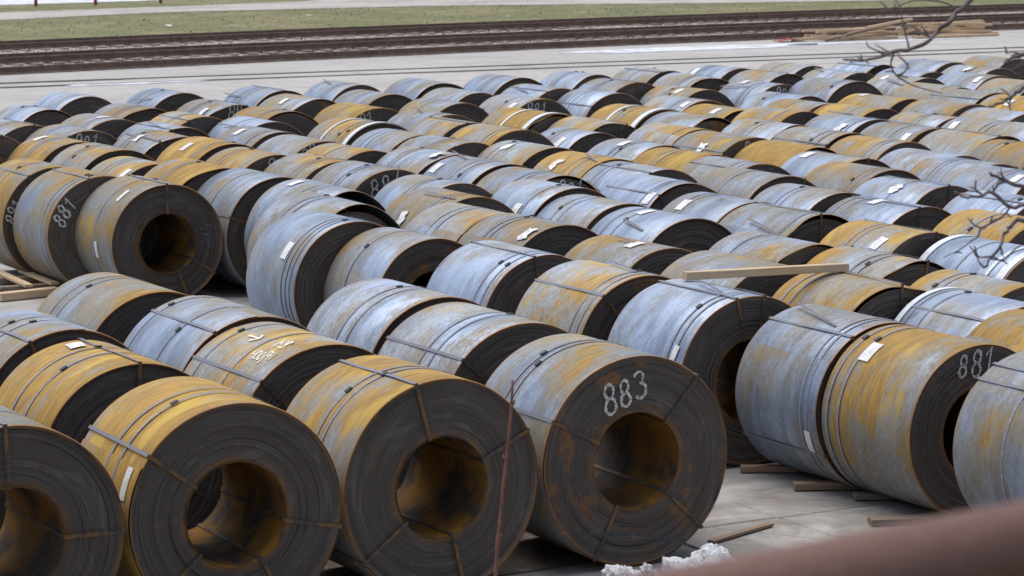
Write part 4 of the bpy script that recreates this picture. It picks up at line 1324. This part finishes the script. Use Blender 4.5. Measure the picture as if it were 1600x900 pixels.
# heap of timber beside the railway
lr = random.Random(3)
heap = []
for gi, (sc, ac, half, lev) in enumerate(((54.0, 75.1, 1.5, 4), (57.9, 75.2, 1.7, 5))):
    for lv in range(lev):
        cnt = 6 - lv
        for q in range(cnt):
            L = lr.uniform(1.5, 2.9) if lv < lev - 1 else lr.uniform(2.2, 3.0)
            ang = lr.gauss(0, .22)
            s = sc + lr.uniform(-.35, .35)
            a = ac + (q - (cnt - 1) / 2) * .27 + lr.uniform(-.05, .05)
            z = .004 + lv * .082
            heap.append((s - L / 2 * math.cos(ang), a - L / 2 * math.sin(ang), z, s + L / 2 * math.cos(ang), a + L / 2 * math.sin(ang), z, lr.uniform(.09, .16), .075))
heap += [(52.4, 74.2, .004, 55.0, 74.6, .38, .10, .08), (53.8, 74.0, .36, 56.2, 74.9, .52, .10, .08), (51.6, 74.9, .004, 53.2, 74.3, .1, .12, .09),
         (55.7, 74.1, .004, 58.9, 73.95, .004, .2, .06), (56.0, 75.3, .02, 56.6, 74.3, .4, .12, .1)]
for i, h in enumerate(heap):
    old = lr.random() < .2
    side = 'left' if (h[0] + h[3]) / 2 < 57 else 'right'
    lv = 'lower' if max(h[2], h[5]) < .2 else 'upper'
    lab = '%s timber in the %s layers of the %s heap beside the railway' % ('grey weathered' if old else 'pale sawn', lv, side)
    if i >= len(heap) - 5:
        lab = ['long timber leaning up on the front of the left heap', 'timber propped high on the right end of the left heap', 'short timber lying at the left foot of the left heap',
               'flat wide board in front of the right heap', 'short timber leaning between the two heaps'][i - len(heap) + 5] + ' by the railway'
    plank('heap_timber', w(*h[:3]), w(*h[3:6]), h[6], h[7], M['old_wood'] if old else M['wood'], lab, 'timber', 'timbers heaped beside the railway')


# ------------------------------------------------------------------ snow heaps in front of the first row
def lump(name, parts, label, seed):
    rnd = random.Random(seed)
    V, F = [], []
    for (x, y, z, r, fl) in parts:
        n, m = 44, 26
        b = len(V)
        ph = [rnd.uniform(0, 6.28) for _ in range(8)]
        for i in range(m + 1):
            t = math.pi * i / m
            for j in range(n):
                p = 2 * math.pi * j / n
                d = Vector((math.sin(t) * math.cos(p), math.sin(t) * math.sin(p), math.cos(t)))
                k = 1 + .13 * math.sin(4 * d.x + ph[0]) * math.sin(5 * d.y + ph[1]) + .12 * math.sin(9 * d.z + 6 * d.x + ph[2]) \
                    + .07 * math.sin(17 * d.x + 13 * d.y + ph[3]) + .05 * math.sin(23 * d.z - 19 * d.y + ph[4])
                k += .05 * math.sin(41 * d.x + 29 * d.z + ph[5]) * math.sin(37 * d.y + ph[6]) + rnd.uniform(-.012, .012)
                V.append((x + d.x * r * k, y + d.y * r * k, max(0.0, z + d.z * r * k * fl)))
        for i in range(m):
            for j in range(n):
                F.append((b + i * n + j, b + (i + 1) * n + j, b + (i + 1) * n + (j + 1) % n, b + i * n + (j + 1) % n))
    o = obj(name, mesh(name, V, F, smooth=True), M['snow'])
    tag(o, label, 'snow')
    return o


lump('snow_heap', [(1.36, 20.3, .12, .34, 1.0), (1.33, 20.28, .34, .12, .9), (1.47, 20.3, .35, .12, .9), (1.16, 20.3, .31, .10, .9), (1.58, 20.3, .26, .13, 1.), (1.0, 20.25, .08, .22, 1.1), (1.40, 20.22, .32, .10, 1.0), (1.24, 20.22, .29, .11, 1.0)],
     'lumpy dirty white snow heap below the coil chalked 883', 1)
lump('snow_heap', [(0.80, 20.2, .16, .2, 1.1), (.70, 20.2, .33, .07, 1.2), (.95, 20.2, .35, .05, 1.5)],
     'small ragged snow lump left of the main snow heap', 2)
lump('snow_heap', [(-1.78, 19.0, .28, .26, 1.2)], 'tiny white snow tip at the bottom edge below the third front coil', 3)

pts = smooth_path([(.50, 21.0, .45), (.75, 20.95, .46), (1.0, 20.95, .44), (1.25, 20.95, .385), (1.5, 21.0, .26), (1.75, 21.08, .09), (1.9, 21.1, .012), (2.3, 21.12, .006)], 3)
V, F = [], []
for p in pts:
    for dx, dz in ((0, -.012), (.002, -.012), (.002, .012), (0, .012)):
        V.append((p.x, p.y + dx, p.z + .012 + dz))
for i in range(len(pts) - 1):
    for q in range(4):
        F.append((i * 4 + q, i * 4 + (q + 1) % 4, i * 4 + 4 + (q + 1) % 4, i * 4 + 4 + q))
tag(obj('sprung_strap', mesh('sprung_strap', V, F), M['seal'], props={'seed': 1.0}), 'dark loose strap springing up from the concrete before coil 883', 'strap')

# ------------------------------------------------------------------ handrail pipe close to the camera
hr = obj('pipe_handrail', None, loc=(0.3, 2.68, 3.68))
tag(hr, 'blurred rusty red pipe handrail crossing the lower right corner', 'handrail')
d = Vector((0.379, 0.283, 0)).normalized()
c0 = Vector((0.131, 2.557, 4.689 - 0.043)) - Vector((0.3, 2.68, 3.68))
pp = [c0 + d * t for t in (-1.6, -.8, 0, .6, 1.2, 2.4, 3.6)]
V, F = tube_data(pp, [.043] * 7, 28)
obj('pipe', mesh('pipe', V, F, smooth=True), M['pipe'], hr)
for t in (-1.2, 3.0):
    q = c0 + d * t
    V, F = tube_data([(q.x, q.y, -.1), (q.x, q.y, q.z - .05)], [.04, .04], 16)
    obj('post', mesh('post', V, F, smooth=True), M['pipe'], hr)

# ------------------------------------------------------------------ bare tree at the right
TR = (2.95, 12.25, 0.95)
tree = obj('bare_tree', None, loc=TR)
tag(tree, 'bare leafless tree reaching thin twigs into the right side', 'tree')
def T(p):
    return (p[0] - TR[0], p[1] - TR[1], p[2] - TR[2])
V, F = tube_data([T(p) for p in ((2.95, 12.25, .75), (2.98, 12.24, 1.8), (2.93, 12.22, 2.9), (3.0, 12.25, 4.0), (3.06, 12.3, 5.2), (3.02, 12.35, 6.6), (3.1, 12.4, 8.0))],
                 [.12, .095, .085, .075, .06, .042, .02], 12, .06)
obj('trunk', mesh('trunk', V, F, smooth=True), M['bark'], tree)
BR = {
 'a': ([(3.05, 12.3, 5.3), (2.75, 12.2, 5.4), (2.4, 12.12, 5.28), (2.1, 12.07, 5.02), (1.907, 12.048, 4.791), (1.844, 12.038, 4.723), (1.777, 12.029, 4.661), (1.719, 12.022, 4.609), (1.655, 12.017, 4.578), (1.584, 12.015, 4.565), (1.496, 12.012, 4.54), (1.433, 12.01, 4.531), (1.38, 12.011, 4.535)], .0125, [
     [(1.584, 12.015, 4.56), (1.57, 12.008, 4.513), (1.594, 12.001, 4.468), (1.654, 11.996, 4.431), (1.717, 11.993, 4.41), (1.781, 11.991, 4.394)],
     [(1.539, 12.014, 4.552), (1.523, 12.015, 4.566), (1.478, 12.018, 4.587), (1.47, 12.022, 4.61)],
     [(1.565, 12.015, 4.563), (1.549, 12.016, 4.571), (1.505, 12.02, 4.597)],
     [(1.645, 12.017, 4.575), (1.639, 12.022, 4.609), (1.621, 12.032, 4.68), (1.609, 12.042, 4.751)],
     [(1.849, 12.039, 4.728), (1.817, 12.043, 4.755), (1.765, 12.045, 4.771), (1.675, 12.046, 4.776), (1.585, 12.041, 4.746), (1.524, 12.038, 4.725)],
     [(1.594, 12.001, 4.468), (1.628, 12.004, 4.484), (1.644, 12.009, 4.52)],
     [(1.459, 12.011, 4.532), (1.428, 12.013, 4.548)],
     [(1.737, 12.024, 4.624), (1.698, 12.026, 4.64), (1.677, 12.029, 4.661)]]),
 'b': ([(2.94, 12.22, 3.2), (2.6, 12.1, 3.6), (2.35, 12.0, 3.86), (2.129, 11.926, 3.942), (2.058, 11.924, 3.928), (1.992, 11.932, 3.986), (1.942, 11.931, 3.98), (1.879, 11.93, 3.972), (1.831, 11.933, 3.988)], .011, [
     [(2.058, 11.924, 3.928), (2.025, 11.918, 3.888), (1.938, 11.911, 3.841), (1.928, 11.907, 3.81), (1.899, 11.904, 3.792), (1.851, 11.899, 3.755), (1.782, 11.895, 3.724)],
     [(1.992, 11.932, 3.986), (1.987, 11.937, 4.019)],
     [(1.942, 11.931, 3.98), (1.916, 11.934, 4.001), (1.892, 11.936, 4.011)],
     [(1.941, 11.911, 3.841), (1.904, 11.914, 3.86), (1.883, 11.918, 3.886)],
     [(1.938, 11.911, 3.841), (1.978, 11.915, 3.864), (2.0, 11.917, 3.882)]]),
 'c': ([(2.95, 12.22, 3.0), (2.7, 12.1, 3.45), (2.4, 11.98, 3.78), (2.129, 11.916, 3.871), (2.071, 11.913, 3.853), (2.044, 11.91, 3.83), (2.023, 11.903, 3.786), (1.988, 11.895, 3.728), (1.951, 11.888, 3.681)], .011, [
     [(1.977, 11.894, 3.718), (2.035, 11.893, 3.712), (2.067, 11.898, 3.749)],
     [(2.015, 11.902, 3.775), (2.03, 11.894, 3.723)],
     [(1.988, 11.895, 3.728), (1.93, 11.895, 3.723), (1.922, 11.897, 3.739)],
     [(1.951, 11.888, 3.681), (1.93, 11.892, 3.702), (1.919, 11.896, 3.734)]]),
 'd': ([(2.97, 12.23, 3.6), (2.6, 12.08, 3.9), (2.35, 11.98, 4.02), (2.13, 11.936, 4.01), (2.064, 11.938, 4.023), (1.998, 11.942, 4.053), (1.974, 11.944, 4.066)], .014, [
     [(2.064, 11.938, 4.023), (2.03, 11.94, 4.05), (2.02, 11.94, 4.09)]]),
 'e': ([(3.0, 12.25, 4.2), (2.7, 12.15, 4.55), (2.4, 12.05, 4.6), (2.2, 12.0, 4.5), (2.135, 11.997, 4.439), (2.098, 11.992, 4.402), (2.071, 11.989, 4.382), (2.026, 11.985, 4.356), (1.976, 11.983, 4.338)], .014, [
     [(2.136, 12.008, 4.517), (2.093, 12.006, 4.502), (2.061, 12.003, 4.481)],
     [(2.071, 11.989, 4.382), (2.06, 11.99, 4.35), (2.065, 11.99, 4.32)]]),
 'f': ([(3.0, 12.26, 4.5), (2.7, 12.15, 4.7), (2.4, 12.06, 4.66), (2.136, 12.014, 4.554), (2.099, 12.012, 4.544), (2.056, 12.01, 4.531), (2.035, 12.009, 4.52)], .014, [
     [(2.12, 12.01, 4.55), (2.08, 12.02, 4.56), (2.05, 12.02, 4.555)]]),
}
lr = random.Random(9)
for key, (pts, r0, twigs) in BR.items():
    path = smooth_path([T(p) for p in pts], 3)
    n = len(path)
    path = [p + Vector((lr.uniform(-.004, .004), lr.uniform(-.03, .03), lr.uniform(-.004, .004))) for p in path]
    V, F = tube_data(path, [r0 * (1 - .82 * (i / (n - 1)) ** .75) + .003 for i in range(n)], 7, .12)
    b = obj('branch', mesh('branch', V, F, smooth=True), M['bark'], tree)
    for tw in twigs:
        tp = smooth_path([T(p) for p in tw], 3)
        k = len(tp)
        V, F = tube_data(tp, [.0050 - .0030 * i / (k - 1) for i in range(k)], 6, .12)
        obj('twig', mesh('twig', V, F, smooth=True), M['bark'], b)
        # buds and short side shoots
        for q in range(2):
            i = lr.randrange(1, k)
            e = tp[i] + Vector((lr.uniform(-.05, .05), lr.uniform(-.04, .04), lr.uniform(-.02, .05)))
            V, F = tube_data([tp[i], (tp[i] + e) / 2 + Vector((0, 0, .004)), e], [.0045, .0038, .0025], 5)
            obj('twig', mesh('twig', V, F), M['bark'], b)
for i in range(9):
    t = lr.uniform(.55, 1.0)
    z = 1.8 + 6 * t
    a = lr.uniform(-1.3, 1.3)
    p0 = Vector(T((3.02, 12.32, min(z, 7.8))))
    p1 = p0 + Vector((math.cos(a) * .6, math.sin(a) * .6, .5))
    p2 = p1 + Vector((math.cos(a + .3) * .6, math.sin(a + .3) * .6, .45))
    V, F = tube_data(smooth_path([p0, p1, p2], 3), [.028 * (1 - .12 * q) for q in range(7)], 6, .1)
    obj('branch', mesh('branch', V, F, smooth=True), M['bark'], tree)

# reddish shoot standing in front of the first row
SH = (-.13, 13.60, .40)
shoot = obj('young_shoot', None, loc=SH)
tag(shoot, 'thin reddish leafless shoot standing upright before the front row of coils', 'shoot')
sp = [(-.112, 13.60, .3), (-.109, 13.605, 1.0), (-.103, 13.613, 1.617), (-.089, 13.654, 1.907), (-.079, 13.678, 2.075), (-.056, 13.709, 2.288), (-.033, 13.74, 2.502), (-.01, 13.77, 2.715), (0.0, 13.795, 2.886)]
path = smooth_path([Vector(p) - Vector(SH) for p in sp], 4)
n = len(path)
rad = [(.0135 - .0075 * i / (n - 1)) * (1.28 if i % 5 == 2 else 1.0) for i in range(n)]
V, F = tube_data(path, rad, 9, .05)
obj('stem', mesh('stem', V, F, smooth=True), M['red_bark'], shoot)
for i in (9, 17, 24, 29):
    p = path[i]
    sgn = 1 if i % 2 else -1
    V, F = tube_data([p, p + Vector((sgn * .012, 0, .012)), p + Vector((sgn * .016, 0, .03))], [.006, .006, .002], 6)
    obj('bud', mesh('bud', V, F, smooth=True), M['red_bark'], shoot)

# ------------------------------------------------------------------ small things by the path
for i, (s, a, lab) in enumerate(((39.2, 114.4, 'leftmost red and white marker post by the far road'), (41.06, 114.0, 'second red and white marker post by the far road'),
                                 (43.5, 113.6, 'third red and white marker post by the far road'), (46.3, 113.4, 'rightmost red and white marker post by the far road'))):
    po = obj('marker_post', None, loc=w(s, a, -.06))
    tag(po, lab, 'post', 'marker posts by the far road')
    V, F = tube_data([(0, 0, 0), (0, 0, .45)], [.07, .07], 12)
    obj('red_base', mesh('red_base', V, F, smooth=True), M['red_paint'], po)
    V, F = tube_data([(0, 0, .452), (0, 0, 1.0)], [.068, .068], 12)
    obj('white_top', mesh('white_top', V, F, smooth=True), M['white_paint'], po)
for (s, a, sz, lab) in ((39.25, 95.4, .17, 'crumpled white paper scrap lying on the grass at upper left'),
                        (46.4, 99.1, .12, 'tiny white scrap on the grass near the path'),
                        (52.2, 94.2, .09, 'tiny white scrap on the grass by the upper middle'),
                        (51.2, 78.3, .12, 'white scrap standing on the ballast by the edge rail')):
    V, F = [], []
    for i in range(4):
        for j in range(4):
            V.append((s * 0 + (i - 1.5) * sz / 2.2 + random.uniform(-.02, .02), (j - 1.5) * sz / 2.2 + random.uniform(-.02, .02), random.uniform(.02, sz * .8)))
    for i in range(3):
        for j in range(3):
            q = i * 4 + j
            F.append((q, q + 4, q + 5, q + 1))
    o = obj('paper_scrap', mesh('paper_scrap', V, F), M['white_paint'], loc=w(s, a, -.05 if a > 89 else .05))
    tag(o, lab, 'litter', 'scraps of litter')
V, F = [], []
for i in range(9):
    for j in range(5):
        V.append(((i - 4) * .13 + random.uniform(-.03, .03), (j - 2) * .12 + random.uniform(-.03, .03), .02 + .09 * abs(math.sin(i * 1.3 + j)) * (1 - abs(i - 4) / 5)))
for i in range(8):
    for j in range(4):
        q = i * 5 + j
        F.append((q, q + 5, q + 6, q + 1))
tag(obj('red_cloth', mesh('red_cloth', V, F, smooth=True), M['card'], loc=w(51.6, 75.0, .0), rot=(0, 0, YAW)),
    'crumpled red cloth lying on the yard left of the timber heap', 'cloth')
